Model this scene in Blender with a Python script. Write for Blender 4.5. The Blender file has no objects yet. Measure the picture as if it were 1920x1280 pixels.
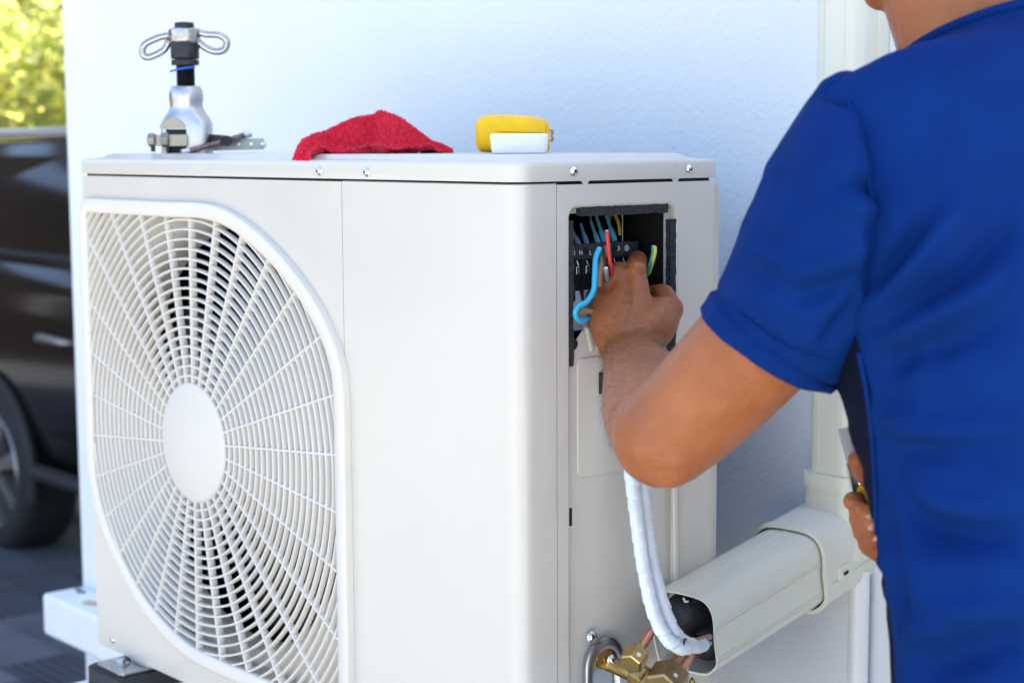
import bpy, bmesh, math, random
import numpy as np
from mathutils import Vector, Matrix, noise
from mathutils.geometry import tessellate_polygon
from mathutils.bvhtree import BVHTree
rnd = random.Random(7)
SC = bpy.context.scene
COL = SC.collection
R = math.radians
PI = math.pi

# ------------------------------------------------------------------ camera, sky, sun, exposure
Z0 = 1.3963                                   # height of the seam under the unit's lid
CAM = Vector((1.898, -0.9584, 1.4300))
YAW, PITCH, ROLL, FPX = 0.8563, 0.1162, -0.0056, 3180.8
_f = Vector((-math.sin(YAW) * math.cos(PITCH), math.cos(YAW) * math.cos(PITCH), -math.sin(PITCH)))
_r = Vector((math.cos(YAW), math.sin(YAW), 0))
_u = _r.cross(_f)
_r2 = _r * math.cos(ROLL) + _u * math.sin(ROLL)
_u2 = -_r * math.sin(ROLL) + _u * math.cos(ROLL)
cam = bpy.data.cameras.new('camera')
cam_o = bpy.data.objects.new('camera', cam)
COL.objects.link(cam_o)
cam_o.matrix_world = Matrix(((_r2.x, _u2.x, -_f.x, CAM.x), (_r2.y, _u2.y, -_f.y, CAM.y), (_r2.z, _u2.z, -_f.z, CAM.z), (0, 0, 0, 1)))
cam.lens = 59.64
cam.sensor_width = 36
cam.clip_start = 0.05
cam.clip_end = 800
cam.dof.use_dof = True
cam.dof.focus_distance = 1.53
cam.dof.aperture_fstop = 7.0
SC.camera = cam_o

SUN_EL, SUN_AZ = R(57), R(26)                # azimuth measured from +Y towards +X; the sun stands behind the wall
world = bpy.data.worlds.new('World')
SC.world = world
world.use_nodes = True
wn = world.node_tree
sky = wn.nodes.new('ShaderNodeTexSky')
sky.sky_type = 'NISHITA'
sky.sun_disc = False
sky.sun_elevation = SUN_EL
sky.sun_rotation = SUN_AZ
sky.air_density = 1.0
sky.dust_density = 2.2
wn.links.new(sky.outputs['Color'], wn.nodes['Background'].inputs['Color'])
wn.nodes['Background'].inputs['Strength'].default_value = 0.15
sun = bpy.data.lights.new('sun', 'SUN')
sun.energy = 5.0
sun.angle = R(0.53)
sun.color = (1.0, 0.94, 0.84)
sun_o = bpy.data.objects.new('sun', sun)
COL.objects.link(sun_o)
_sd = Vector((math.sin(SUN_AZ) * math.cos(SUN_EL), math.cos(SUN_AZ) * math.cos(SUN_EL), math.sin(SUN_EL)))
sun_o.rotation_euler = (-_sd).to_track_quat('-Z', 'Y').to_euler()
sun_o.location = (0, 8, 12)
vs = SC.view_settings
vs.view_transform = 'Standard'
vs.look = 'None'
vs.exposure = 2.05
vs.gamma = 1.0
vs.use_curve_mapping = False
SC.render.engine = 'CYCLES'
SC.cycles.use_denoising = True
SC.cycles.max_bounces = 10
SC.cycles.diffuse_bounces = 5
SC.cycles.glossy_bounces = 4
SC.cycles.transmission_bounces = 6
SC.cycles.transparent_max_bounces = 8
SC.cycles.sample_clamp_indirect = 8
SC.cycles.caustics_reflective = False
SC.cycles.caustics_refractive = False

# ------------------------------------------------------------------ measuring helpers (photo pixel -> point of the place)
def ray(x, y):
    return _r2 * ((x - 960) / FPX) + _u2 * ((640 - y) / FPX) + _f
def pix(x, y, d):
    return CAM + ray(x, y) * d
def onx(x, y, X):
    r = ray(x, y); return CAM + r * ((X - CAM.x) / r.x)
def ony(x, y, Y):
    r = ray(x, y); return CAM + r * ((Y - CAM.y) / r.y)
def onz(x, y, Z):
    r = ray(x, y); return CAM + r * ((Z - CAM.z) / r.z)

# ------------------------------------------------------------------ mesh helpers
class MB:
    def __init__(s):
        s.v = []; s.f = []
    def add(s, vs_, fs_):
        b = len(s.v)
        s.v += [tuple(v) for v in vs_]
        s.f += [tuple(i + b for i in f) for f in fs_]
        return s
    def box(s, c, size, rot=None):
        hx, hy, hz = size[0] / 2, size[1] / 2, size[2] / 2
        vs_ = [Vector((x, y, z)) for x in (-hx, hx) for y in (-hy, hy) for z in (-hz, hz)]
        if rot is not None: vs_ = [rot @ v for v in vs_]
        vs_ = [v + Vector(c) for v in vs_]
        return s.add(vs_, [(0, 1, 3, 2), (4, 6, 7, 5), (0, 4, 5, 1), (2, 3, 7, 6), (0, 2, 6, 4), (1, 5, 7, 3)])
    def bounds(s, a, b):
        a = Vector(a); b = Vector(b)
        return s.box((a + b) / 2, (abs(b.x - a.x), abs(b.y - a.y), abs(b.z - a.z)))
    def loft(s, rings, caps=True, closed=True):
        n = len(rings[0]); vs_ = [v for r in rings for v in r]; fs_ = []
        for i in range(len(rings) - 1):
            for j in range(n if closed else n - 1):
                k = (j + 1) % n
                fs_.append((i * n + j, i * n + k, (i + 1) * n + k, (i + 1) * n + j))
        if caps and closed:
            fs_.append(tuple(reversed(range(n))))
            fs_.append(tuple((len(rings) - 1) * n + j for j in range(n)))
        return s.add(vs_, fs_)
    def tube(s, path, rad, n=12, caps=True, flat=1.0, up=None, ends=False):
        P = [Vector(p) for p in path]
        m = len(P)
        rr = list(rad) if hasattr(rad, '__len__') else [rad] * m
        T = []
        for i in range(m):
            a = P[max(i - 1, 0)]; b = P[min(i + 1, m - 1)]
            T.append((b - a).normalized())
        u = Vector(up) if up is not None else (Vector((0, 0, 1)) if abs(T[0].z) < .9 else Vector((1, 0, 0)))
        rings = []
        if ends:                                                     # round ends
            pass
        for i in range(m):
            u = (u - T[i] * u.dot(T[i])).normalized()
            w = T[i].cross(u)
            ring = []
            for j in range(n):
                a = 2 * PI * j / n
                ring.append(P[i] + u * (math.cos(a) * rr[i]) + w * (math.sin(a) * rr[i] * flat))
            rings.append(ring)
        if ends:
            def capr(c, t, ring, r0):
                out = []
                for k in (1, 2, 3):
                    a = k * PI / 8
                    out.append([c + (p - c) * math.cos(a) + t * (r0 * math.sin(a)) for p in ring])
                return out
            a0 = capr(P[0], -T[0], rings[0], rr[0]); a1 = capr(P[-1], T[-1], rings[-1], rr[-1])
            rings = list(reversed(a0)) + rings + a1
        return s.loft(rings, caps)
    def lathe(s, prof, n=32, mat=None):
        mat = mat or Matrix.Identity(4)
        rings = [[mat @ Vector((r * math.cos(2 * PI * j / n), r * math.sin(2 * PI * j / n), z)) for j in range(n)] for r, z in prof]
        return s.loft(rings, caps=True)
    def prism(s, poly, o, u, v, w, holes=()):
        """poly (2D) in the frame o,u,v extruded along w (a vector)"""
        o = Vector(o); u = Vector(u); v = Vector(v); w = Vector(w)
        loops = [list(poly)] + [list(h) for h in holes]
        tris = tessellate_polygon([[Vector((p[0], p[1], 0)) for p in l] for l in loops])
        flat = [p for l in loops for p in l]; n = len(flat)
        vs_ = [o + u * p[0] + v * p[1] for p in flat] + [o + u * p[0] + v * p[1] + w for p in flat]
        fs_ = [tuple(t) for t in tris] + [tuple(i + n for i in reversed(t)) for t in tris]
        b = 0
        for l in loops:
            m = len(l)
            for i in range(m):
                j = (i + 1) % m
                fs_.append((b + i, b + j, b + j + n, b + i + n))
            b += m
        return s.add(vs_, fs_)
    def build(s, name, mat, parent=None, smooth=35, bevel=0, seg=2, recalc=True, kind=None, label=None, doubles=0):
        me = bpy.data.meshes.new(name)
        bm = bmesh.new()
        vv = [bm.verts.new(v) for v in s.v]
        for f in s.f:
            try: bm.faces.new([vv[i] for i in f])
            except ValueError: pass
        if doubles: bmesh.ops.remove_doubles(bm, verts=bm.verts, dist=doubles)
        if recalc: bmesh.ops.recalc_face_normals(bm, faces=bm.faces)
        bm.to_mesh(me); bm.free()
        return link(name, me, mat, parent, smooth, bevel, seg, kind, label)

def link(name, me, mat, parent=None, smooth=35, bevel=0, seg=2, kind=None, label=None):
    if smooth:
        me.polygons.foreach_set('use_smooth', [True] * len(me.polygons))
        if smooth < 180: me.set_sharp_from_angle(angle=R(smooth))
    if mat is not None: me.materials.append(mat)
    o = bpy.data.objects.new(name, me)
    COL.objects.link(o)
    if parent is not None:
        o.parent = parent
        o.matrix_parent_inverse = parent_inv(parent)
    if bevel:
        b = o.modifiers.new('bevel', 'BEVEL'); b.width = bevel; b.segments = seg; b.limit_method = 'ANGLE'; b.angle_limit = R(40)
        b.harden_normals = True
    if kind: o['kind'] = kind
    if label: o['label'] = label
    return o
def parent_inv(p):
    m = Matrix.Identity(4)
    while p is not None:
        m = p.matrix_basis @ m if p.parent is None else p.parent.matrix_basis @ p.matrix_parent_inverse @ p.matrix_basis
        p = None
    return m.inverted()
def thing(name, label, cat, loc=(0, 0, 0), group=None):
    o = bpy.data.objects.new(name, None)
    COL.objects.link(o)
    o.empty_display_size = .05
    o.location = loc
    return tag(o, label, cat, group)
def tag(o, label, cat, group=None):
    o['label'] = label; o['category'] = cat
    if group: o['group'] = group
    return o
def structure(o):
    o['kind'] = 'structure'; return o
def lerp(a, b, t): return a + (b - a) * t
def rrect(x0, y0, x1, y1, r, n=6):
    """rounded rectangle; r one radius or four (bl, br, tr, tl)"""
    rs = r if hasattr(r, '__len__') else (r,) * 4
    out = []
    for (cx, cy, a0, q) in ((x0 + rs[0], y0 + rs[0], PI, rs[0]), (x1 - rs[1], y0 + rs[1], 1.5 * PI, rs[1]), (x1 - rs[2], y1 - rs[2], 0, rs[2]), (x0 + rs[3], y1 - rs[3], .5 * PI, rs[3])):
        for k in range(n + 1):
            a = a0 + k * PI / 2 / n
            out.append((cx + q * math.cos(a), cy + q * math.sin(a)))
    return out
def spline(pts, n=8, closed=False):
    P = [Vector(p) for p in pts]; m = len(P); out = []
    rng = m if closed else m - 1
    for i in range(rng):
        p0 = P[(i - 1) % m] if closed else P[max(i - 1, 0)]
        p1 = P[i]; p2 = P[(i + 1) % m]
        p3 = P[(i + 2) % m] if closed else P[min(i + 2, m - 1)]
        for k in range(n):
            t = k / n
            out.append(.5 * ((2 * p1) + (p2 - p0) * t + (2 * p0 - 5 * p1 + 4 * p2 - p3) * t * t + (3 * p1 - p0 - 3 * p2 + p3) * t ** 3))
    if not closed: out.append(P[-1])
    return out
def inset(poly, d):
    """move a counter-clockwise outline inwards by d"""
    n = len(poly); out = []
    for i in range(n):
        a = Vector(poly[i - 1]); b = Vector(poly[i]); c = Vector(poly[(i + 1) % n])
        e1 = (b - a).normalized(); e2 = (c - b).normalized()
        n1 = Vector((-e1.y, e1.x)); n2 = Vector((-e2.y, e2.x))
        m = (n1 + n2)
        m = m / max(m.dot(n1), .4) if m.length > 1e-6 else n1
        out.append((b.x + m.x * d, b.y + m.y * d))
    return out

# ------------------------------------------------------------------ materials
MATS = {}
def mat(name, col, rough=.5, metal=0, bump=(), spec=.5, var=0, vscale=8, coat=0, sss=0, sheen=0, trans=0, var2=None, detail=6):
    """procedural principled material; bump = list of (scale, strength, distance)"""
    if name in MATS: return MATS[name]
    m = bpy.data.materials.new(name); m.use_nodes = True
    nt = m.node_tree; b = nt.nodes['Principled BSDF']
    b.inputs['Base Color'].default_value = (*col, 1)
    b.inputs['Roughness'].default_value = rough
    b.inputs['Metallic'].default_value = metal
    b.inputs['Specular IOR Level'].default_value = spec
    b.inputs['Coat Weight'].default_value = coat
    b.inputs['Sheen Weight'].default_value = sheen
    b.inputs['Transmission Weight'].default_value = trans
    tc = nt.nodes.new('ShaderNodeTexCoord')
    if var or var2:
        nz = nt.nodes.new('ShaderNodeTexNoise'); nz.inputs['Scale'].default_value = vscale; nz.inputs['Detail'].default_value = detail
        nt.links.new(tc.outputs['Object'], nz.inputs['Vector'])
        mx = nt.nodes.new('ShaderNodeMix'); mx.data_type = 'RGBA'
        c2 = var2 if var2 else tuple(c * (1 - var) for c in col)
        mx.inputs[6].default_value = (*col, 1); mx.inputs[7].default_value = (*c2, 1)
        rp = nt.nodes.new('ShaderNodeMapRange'); rp.inputs[1].default_value = .38; rp.inputs[2].default_value = .66
        nt.links.new(nz.outputs['Fac'], rp.inputs[0])
        nt.links.new(rp.outputs[0], mx.inputs[0]); nt.links.new(mx.outputs[2], b.inputs['Base Color'])
        m['mix'] = mx.name
    prev = None
    for (sc_, st, di) in bump:
        nz = nt.nodes.new('ShaderNodeTexNoise'); nz.inputs['Scale'].default_value = sc_; nz.inputs['Detail'].default_value = 3
        nt.links.new(tc.outputs['Object'], nz.inputs['Vector'])
        bp = nt.nodes.new('ShaderNodeBump'); bp.inputs['Strength'].default_value = st; bp.inputs['Distance'].default_value = di
        nt.links.new(nz.outputs['Fac'], bp.inputs['Height'])
        if prev: nt.links.new(prev.outputs['Normal'], bp.inputs['Normal'])
        prev = bp
    if prev: nt.links.new(prev.outputs['Normal'], b.inputs['Normal'])
    if sss:
        b.inputs['Subsurface Weight'].default_value = sss
        b.inputs['Subsurface Radius'].default_value = (1.0, .35, .18)
        b.inputs['Subsurface Scale'].default_value = .006
    MATS[name] = m
    return m
M_WALL = mat('stucco_white', (.76, .785, .81), .85, bump=((150, .5, .0021), (380, .35, .0009), (7, .12, .006)), var=.07, vscale=1.6)
M_LEDGE = mat('ledge_white', (.80, .80, .80), .8, bump=((60, .4, .002),), var=.05, vscale=9)
M_UNIT = mat('unit_enamel', (.60, .56, .49), .26, bump=((900, .04, .0002), (6, .05, .004)), coat=.15, var=.035, vscale=5)
M_GRILLE = mat('grille_plastic', (.68, .635, .56), .42, var=.03, vscale=12)
M_HUB = mat('hub_plate', (.62, .585, .52), .38)
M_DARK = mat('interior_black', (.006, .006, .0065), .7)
M_BELL = mat('bellmouth_cream', (.62, .58, .50), .45)
M_FAN = mat('fan_grey', (.009, .009, .010), .5)
M_COIL = mat('coil_fins', (.008, .008, .008), .7)
M_FOAM = mat('foam_black', (.05, .05, .056), .95, bump=((900, 1.0, .003),), var2=(.006, .006, .007), vscale=620, detail=2)
M_CHROME = mat('screw_chrome', (.80, .79, .76), .16, metal=1)
M_STEEL = mat('zinc_steel', (.46, .47, .48), .28, metal=1, bump=((200, .1, .0004),))
M_ALU = mat('satin_aluminium', (.48, .47, .455), .33, metal=1, bump=((400, .12, .0004),))
M_BLACKMETAL = mat('blackened_steel', (.045, .042, .045), .38, metal=.7, var=.3, vscale=40)
M_DUCT = mat('duct_plastic', (.74, .72, .60), .34, spec=.45)
M_PVC = mat('pvc_white', (.80, .79, .77), .35)
M_BRASS = mat('brass', (.60, .42, .15), .30, metal=1, bump=((300, .2, .0005),), var=.25, vscale=60)
M_BRASS2 = mat('brass_dull', (.34, .235, .11), .42, metal=1, bump=((300, .2, .0005),), var=.3, vscale=50)
M_COPPER = mat('copper', (.72, .33, .22), .30, metal=1, var=.3, vscale=50)
M_RUBBER = mat('rubber_black', (.018, .02, .026), .65, bump=((500, .3, .0006),))
M_WHITEDOT = mat('paint_mark_white', (.8, .8, .78), .5)
# ------------------------------------------------------------------ the setting
W, D, L, H = .8013, .2495, .0181, .5824        # outdoor unit: width, depth, lid height, body height below the seam
YW = D + .20                                    # face of the house wall

M_GROUND = mat('ground_concrete', (.27, .245, .21), .85, bump=((30, .4, .004),), var=.15, vscale=2)
g = MB().add([(-300, -300, 0), (300, -300, 0), (300, 300, 0), (-300, 300, 0)], [(0, 1, 2, 3)]).build('ground', M_GROUND, smooth=0)
structure(g)

# paving under the carport, every slab a piece of its own
M_PAV = mat('paver_slate', (.17, .185, .215), .55, bump=((70, .5, .003),), var=.35, vscale=2.5)
M_PAV2 = mat('paver_slate_dark', (.09, .098, .115), .6, bump=((70, .5, .003),), var=.3, vscale=2.5)
def paver_mesh(ribs):
    mb = MB()
    if ribs:
        mb.bounds((-.147, -.097, .004), (.147, .097, .018))
        for k in range(6):
            y = -.085 + k * .034
            mb.prism([(-.010, 0), (.010, 0), (.007, .010), (-.007, .010)], (-.143, y, .018), (0, 1, 0), (0, 0, 1), (.286, 0, 0))
    else:
        mb.bounds((-.147, -.097, .004), (.147, .097, .024))
    return mb
pv_r = paver_mesh(True).build('paver', M_PAV2, g, smooth=0)
pv_s = paver_mesh(False).build('paver', M_PAV, g, smooth=0)
first = {True: pv_r, False: pv_s}; used = set()
for j in range(11):
    for i in range(13):
        rb = ((i + (j // 1) * 2) % 3) != 0
        if (i * 7 + j * 5) % 4 == 0: rb = not rb
        o = first[rb] if rb not in used else first[rb].copy()
        if rb in used: COL.objects.link(o)
        used.add(rb)
        o.location = (-5.4 + i * .3 + (j % 2) * .15, .02 + j * .2, rnd.uniform(-.001, .001))

dv = MB().add([(-9.0, -1.6, .004), (-1.25, -1.6, .004), (-1.25, 5.2, .004), (-9.0, 5.2, .004)], [(0, 1, 2, 3)]).build('driveway', M_PAV, smooth=0)
structure(dv)
rd = MB().add([(.55, -40, .004), (40, -40, .004), (40, -.9, .004), (.55, -.9, .004)], [(0, 1, 2, 3)]).build('bounce_ground', mat('bounce_concrete', (.47, .47, .46), .9, bump=((120, .6, .004),), var=.3, vscale=6), smooth=0)  # unseen ground patch added to bounce light onto the unit's side
structure(rd)
# the wall with its ledge
xw0 = -.945
wall = MB().bounds((xw0, YW, 0), (2.12, YW + .16, 3.3)).build('house_wall', M_WALL, smooth=0, bevel=.006)
tag(wall, 'white rough plaster house wall behind the air conditioner', 'wall')
a = onx(78, 1111, xw0 + .004); b = onx(86, 1187, xw0 + .004)
led = MB().bounds((xw0 + .004, a.y, b.z), (2.1, YW - .0005, a.z)).build('ledge', M_LEDGE, wall, smooth=0, bevel=.008, seg=3)
led['label'] = 'white painted concrete ledge with chipped top'
M_CHIP = mat('chip_dark', (.10, .09, .08), .9)
M_CHIPB = mat('chip_ochre', (.55, .40, .22), .9)
for (px, py, s_, m_) in ((152, 1109, .010, M_CHIP), (146, 1104, .006, M_CHIP), (136, 1100, .005, M_CHIP), (172, 1131, .016, M_CHIPB), (128, 1106, .004, M_CHIP)):
    c = onz(px, py, a.z)
    if not (xw0 + .02 < c.x and a.y + .02 < c.y < YW - .01): continue
    poly = []
    for k in range(9):
        t = 2 * PI * k / 9; q = s_ * rnd.uniform(.5, 1.1)
        poly.append((q * 1.5 * math.cos(t), q * math.sin(t)))
    MB().prism(poly, c + Vector((0, 0, .0004)), (1, 0, 0), (0, 1, 0), (0, 0, .0012)).build('chip', m_, wall, smooth=0)

# carport roof over the car, above the picture
M_ROOF = mat('roof_concrete', (.45, .44, .42), .85, var=.15, vscale=2)
nb = MB().bounds((-13.5, -9.0, 0), (-9.2, 2.4, 3.4)).build('reflection_blocker', mat('blocker_brown', (.035, .024, .018), .85, bump=((60, .4, .004),), var=.2, vscale=2), smooth=0, bevel=.01)  # unseen house-shaped block, added so the car reflects something dark
tag(nb, 'brown neighbouring house left of the carport', 'house')
for y in (-7.4, -4.6, -1.8, .8):
    w_ = MB().bounds((-9.21, y - .55, 1.0), (-9.17, y + .55, 2.3)).build('window', mat('dark_pane', (.02, .022, .025), .1), nb, smooth=0)
    for yy in (-.6, 0, .6): MB().bounds((-9.20, y + yy - .035, .95), (-9.14, y + yy + .035, 2.35)).build('window_frame', M_PVC, w_, smooth=0)
rf = MB().bounds((-6.6, YW + .165, 2.75), (2.12, 5.2, 2.9)).build('carport_roof', M_ROOF, smooth=0, bevel=.01)
tag(rf, 'flat concrete carport roof above the black car', 'roof')
for (x, y) in ((-6.4, 5.0), (1.9, 5.0)):
    MB().bounds((x - .1, y - .1, 0), (x + .1, y + .1, 2.7495)).build('post', M_WALL, rf, smooth=0, bevel=.006)
bw = MB().bounds((-1.2, 5.21, 0), (2.1, 5.36, 2.75)).build('back_wall', M_WALL, smooth=0, bevel=.006)
tag(bw, 'white back wall of the carport behind the car', 'wall')

# ------------------------------------------------------------------ air conditioner
ac = thing('air_conditioner', 'white outdoor air conditioner unit with round fan grille and open terminal box', 'air conditioner', (W / 2, D / 2, Z0 - H))
def zz(z): return Z0 + z
RC = .019                                       # rounding of the near corner
# front: two enamel panels
gx0, gx1, gzt, gzb = .006, .551, -.0290, -.5500
TR = [(.2995, -.0290), (.3579, -.0394), (.4207, -.0653), (.4729, -.0967), (.5121, -.1297), (.5395, -.1667), (.5500, -.2046)]
BL = [(.0064, -.358), (.0212, -.4054), (.0469, -.4434), (.0801, -.4745), (.1269, -.5092), (.1867, -.5349), (.2447, -.5478)]
def arc(cx, cz, r, a0, a1, n=6): return [(cx + r * math.cos(R(a0 + (a1 - a0) * k / n)), cz + r * math.sin(R(a0 + (a1 - a0) * k / n))) for k in range(n + 1)]
cr = [(.22, -.029)] + TR + [(.551, -.28)]
tr = [tuple(v)[:2] for v in spline([(p[0], p[1], 0) for p in cr], 5)]
cl = [(.006, -.30)] + BL + [(.32, -.55)]
bl = [tuple(v)[:2] for v in spline([(p[0], p[1], 0) for p in cl], 5)]
OUT = bl + arc(gx1 - .02, gzb + .02, .02, -90, 0) + list(reversed(tr)) + arc(gx0 + .024, gzt - .024, .024, 90, 180)
INN = inset(OUT, .0170)
HOLE = inset(OUT, .011)
def front_poly(x0, x1, z0_, z1_): return [(x0, z0_), (x1, z0_), (x1, z1_), (x0, z1_)]
MB().prism(front_poly(.002, .5416, -H, -.0022), (0, 0, zz(0)), (1, 0, 0), (0, 0, 1), (0, .0012, 0), holes=[HOLE if max(p[0] for p in HOLE) < .5410 else [(min(p[0], .5395), p[1]) for p in HOLE]]).build('fan_panel', M_UNIT, ac, smooth=0)
MB().bounds((.0, .0008, zz(-H)), (.0016, D, zz(-.0022))).build('end_panel', M_UNIT, ac, smooth=0)
ring = [(.5424, 0)] + [(W - RC + RC * math.sin(R(90 * k / 10)), RC - RC * math.cos(R(90 * k / 10))) for k in range(11)] + [(W, .0447)]
inner = [(x - .0012 if i > 5 else x, y + .0012) for i, (x, y) in enumerate(ring)]
loop = ring + list(reversed(inner))
fp = MB(); n = len(ring)
top = [Vector((x, y, zz(-.0022))) for x, y in ring]; tb = [Vector((x, y, zz(-.0036))) for x, y in ring]; bot = [Vector((x, y, zz(-H))) for x, y in ring]
ti = [Vector((x - .0012 * (i / n), y + .0014, zz(-.0014))) for i, (x, y) in enumerate(ring)]
fp.loft([ti, top, tb, bot], caps=False, closed=False)
fp.build('front_panel', M_UNIT, ac, smooth=50)
# lid: rounded cap with a rounded near corner
def lid_ring(off, z):
    x0, x1, y0, y1 = -.0012 + off, W + .0012 - off, -.0012 + off, D + .004 - off
    r_ = max(.02 - off, .006)
    return [Vector((p[0], p[1], zz(z))) for p in rrect(x0, y0, x1, y1, (.006, r_, .008, .006), 8)]
lr = [lid_ring(.0022, .0004), lid_ring(.0002, .0004), lid_ring(0, .0012)]
for k in range(0, 7):
    a_ = R(90 * k / 6); lr.append(lid_ring(.0048 * (1 - math.cos(a_)), L - .0048 + .0048 * math.sin(a_)))
lr.append(lid_ring(.012, L + .0006)); lr.append(lid_ring(.018, L + .0016)); lr.append(lid_ring(.024, L + .0048)); lr.append(lid_ring(.029, L + .0060)); lr.append(lid_ring(.04, L + .0060))
lid = MB().loft(lr).build('lid', M_UNIT, ac, smooth=40)
MB().prism(rrect(.004, .004, W - .0035, D - .002, (.004, .018, .004, .004), 6), (0, 0, zz(-.004)), (1, 0, 0), (0, 1, 0), (0, 0, .0043)).build('gasket_gap', M_DARK, ac, smooth=0)
# screws
def screw(p, nrm, r_=.0036, par=ac, name='screw', m_=None):
    nrm = Vector(nrm).normalized(); q = nrm.to_track_quat('Z', 'X').to_matrix().to_4x4(); q.translation = Vector(p)
    mb = MB().lathe([(r_ * 1.25, -.0004), (r_ * 1.25, .0004), (r_, .0009), (r_ * .93, .0018), (r_ * .7, .0027), (r_ * .35, .0031)], 20, q)
    s_ = mb.build(name, m_ or M_CHROME, par, smooth=50)
    c = MB()
    for a_ in (0.5, 0.5 + PI / 2):
        rt = q.to_3x3() @ Matrix.Rotation(a_, 3, 'Z')
        c.box(q @ Vector((0, 0, .0030)), (r_ * 1.0, r_ * .2, .0007), rt)
    c.build('cross_slot', M_DARK, s_, smooth=0)
    return s_
for (px, py) in ((599, 321), (688, 323)): screw(ony(px, py, -.0013), (0, -1, 0))
for (px, py) in ((1076, 321), (1292, 317)): screw(onx(px, py, W + .0013), (1, 0, 0))
screw(ony(212, 1199, -.0002), (0, -1, 0), .0034)
# small pips pressed in the lid's side
for (px, py) in ((1099, 310), (1269, 307), (1285, 381)):
    p = onx(px, py, W + .0012 if py < 330 else W)
    MB().lathe([(.0014, -.0002), (.0012, .0004), (.0005, .0007)], 10, Matrix.Translation(p) @ Matrix.Rotation(PI / 2, 4, 'Y')).build('pip', M_UNIT, ac)

# side panel with a sunk field, open terminal window above, pressed plate below
fy0, fy1, fz1 = .0585, .2005, -.0205            # sunk field
sp = MB()
outer = [(.0457, -H), (D - .0005, -H), (D - .0005, -.0026), (.0457, -.0026)]
hole = rrect(fy0, -.50, fy1, fz1, (.010, .010, .016, .012), 8)
sp.prism(outer, (W, 0, zz(0)), (0, 1, 0), (0, 0, 1), (-.0014, 0, 0), holes=[hole])
side = sp.build('side_panel', M_UNIT, ac, smooth=0)
for (px, py) in ((1097, 343), (1266, 339)):      # notches under the lid
    p = onx(px, py, W)
    MB().add([p + Vector((.0002, -.006, .0028)), p + Vector((.0002, .006, .0028)), p + Vector((.0002, 0, -.004)), p + Vector((-.006, 0, .0028))], [(0, 1, 2), (0, 2, 3), (1, 3, 2), (0, 3, 1)]).build('notch', M_UNIT, side, smooth=0)
# rolled edge of the field and its floor
fl = MB()
rings = []
for k in range(5):
    a_ = R(90 * k / 4); d_ = .004
    rings.append([Vector((W - d_ + d_ * math.cos(a_), p[0], zz(p[1]))) for p in inset(hole, d_ * math.sin(a_) * .8)])
rings.append([Vector((W - .0075, p[0], zz(p[1]))) for p in inset(hole, .0035)])
fl.loft(rings, caps=False)
fl.build('field_edge', M_UNIT, side, smooth=80)
XF = W - .0075
wy0, wy1, wz0, wz1 = .0655, .1885, -.205, -.0285
flr = inset(hole, .0030)
win = rrect(wy0, wz0, wy1, wz1, .004, 4)
MB().prism(flr, (XF, 0, zz(0)), (0, 1, 0), (0, 0, 1), (-.0012, 0, 0), holes=[win]).build('field_floor', M_UNIT, side, smooth=0)
# foam gaskets round the window
def foam(y0, y1, z0_, z1_, name='foam_strip'):
    mb = MB(); ny = 26; vert = (z1_ - z0_) > (y1 - y0)
    rings = []
    for k in range(ny + 1):
        t = k / ny; j = lambda: rnd.uniform(-.0005, .0005)
        if vert:
            z = lerp(z0_, z1_, t); q = [(y0 + j(), z), (y1 + j(), z)]
            rings.append([Vector((XF + .0001, q[0][0], zz(z))), Vector((XF + .0062 + j(), q[0][0], zz(z))), Vector((XF + .0062 + j(), q[1][0], zz(z))), Vector((XF + .0001, q[1][0], zz(z)))])
        else:
            y = lerp(y0, y1, t)
            rings.append([Vector((XF + .0001, y, zz(z0_ + j()))), Vector((XF + .0062 + j(), y, zz(z0_ + j()))), Vector((XF + .0062 + j(), y, zz(z1_ + j()))), Vector((XF + .0001, y, zz(z1_ + j())))])
    mb.loft(rings).build(name, M_FOAM, side, smooth=30)
a = onx(1080, 388, XF); 
foam(.0755, .1865, -.0310, -.0222)
foam(.0610, .0668, -.1640, -.0345)
foam(.1905, .1988, -.166, -.0375)
# fan grille: frame, hub plate, rings and spokes, each a piece of its own
gr_o = MB()
YF = -.010
def outl(poly, y): return [Vector((p[0], y, zz(p[1]))) for p in poly]
rings = [outl(OUT, -.0002), outl(OUT, YF + .0028)]
for k in range(1, 5):
    a_ = R(90 * k / 4); rings.append(outl(inset(OUT, .0028 * (1 - math.cos(a_))), YF + .0028 - .0028 * math.sin(a_)))
rings.append(outl(inset(OUT, .0150), YF + .0002)); rings.append(outl(inset(OUT, .0166), YF + .0014)); rings.append(outl(INN, YF + .004)); rings.append(outl(INN, .012))
rings.append(outl(inset(OUT, .0155), .012)); rings.append(outl(inset(OUT, .0155), -.0002))
gm = MB().loft(rings, caps=False)
gm.f += [(len(rings) * len(OUT) - len(OUT) + j, len(rings) * len(OUT) - len(OUT) + (j + 1) % len(OUT), (j + 1) % len(OUT), j) for j in range(len(OUT))]
grille = gm.build('grille', M_GRILLE, ac, smooth=50)
HC = Vector((.2575, -.2955)); HR = .0675
inn_edges = [(Vector(INN[i]), Vector(INN[(i + 1) % len(INN)])) for i in range(len(INN))]
def inside(p):
    c = False
    for a_, b_ in inn_edges:
        if (a_.y > p.y) != (b_.y > p.y) and p.x < (b_.x - a_.x) * (p.y - a_.y) / (b_.y - a_.y) + a_.x: c = not c
    return c
def exit_r(ang):
    d = Vector((math.cos(ang), math.sin(ang))); best = 9
    for a_, b_ in inn_edges:
        e = b_ - a_; den = d.x * e.y - d.y * e.x
        if abs(den) < 1e-9: continue
        q = a_ - HC; t = (q.x * e.y - q.y * e.x) / den; s_ = (q.x * d.y - q.y * d.x) / den
        if t > 0 and -1e-6 <= s_ <= 1 + 1e-6: best = min(best, t)
    return best
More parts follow.
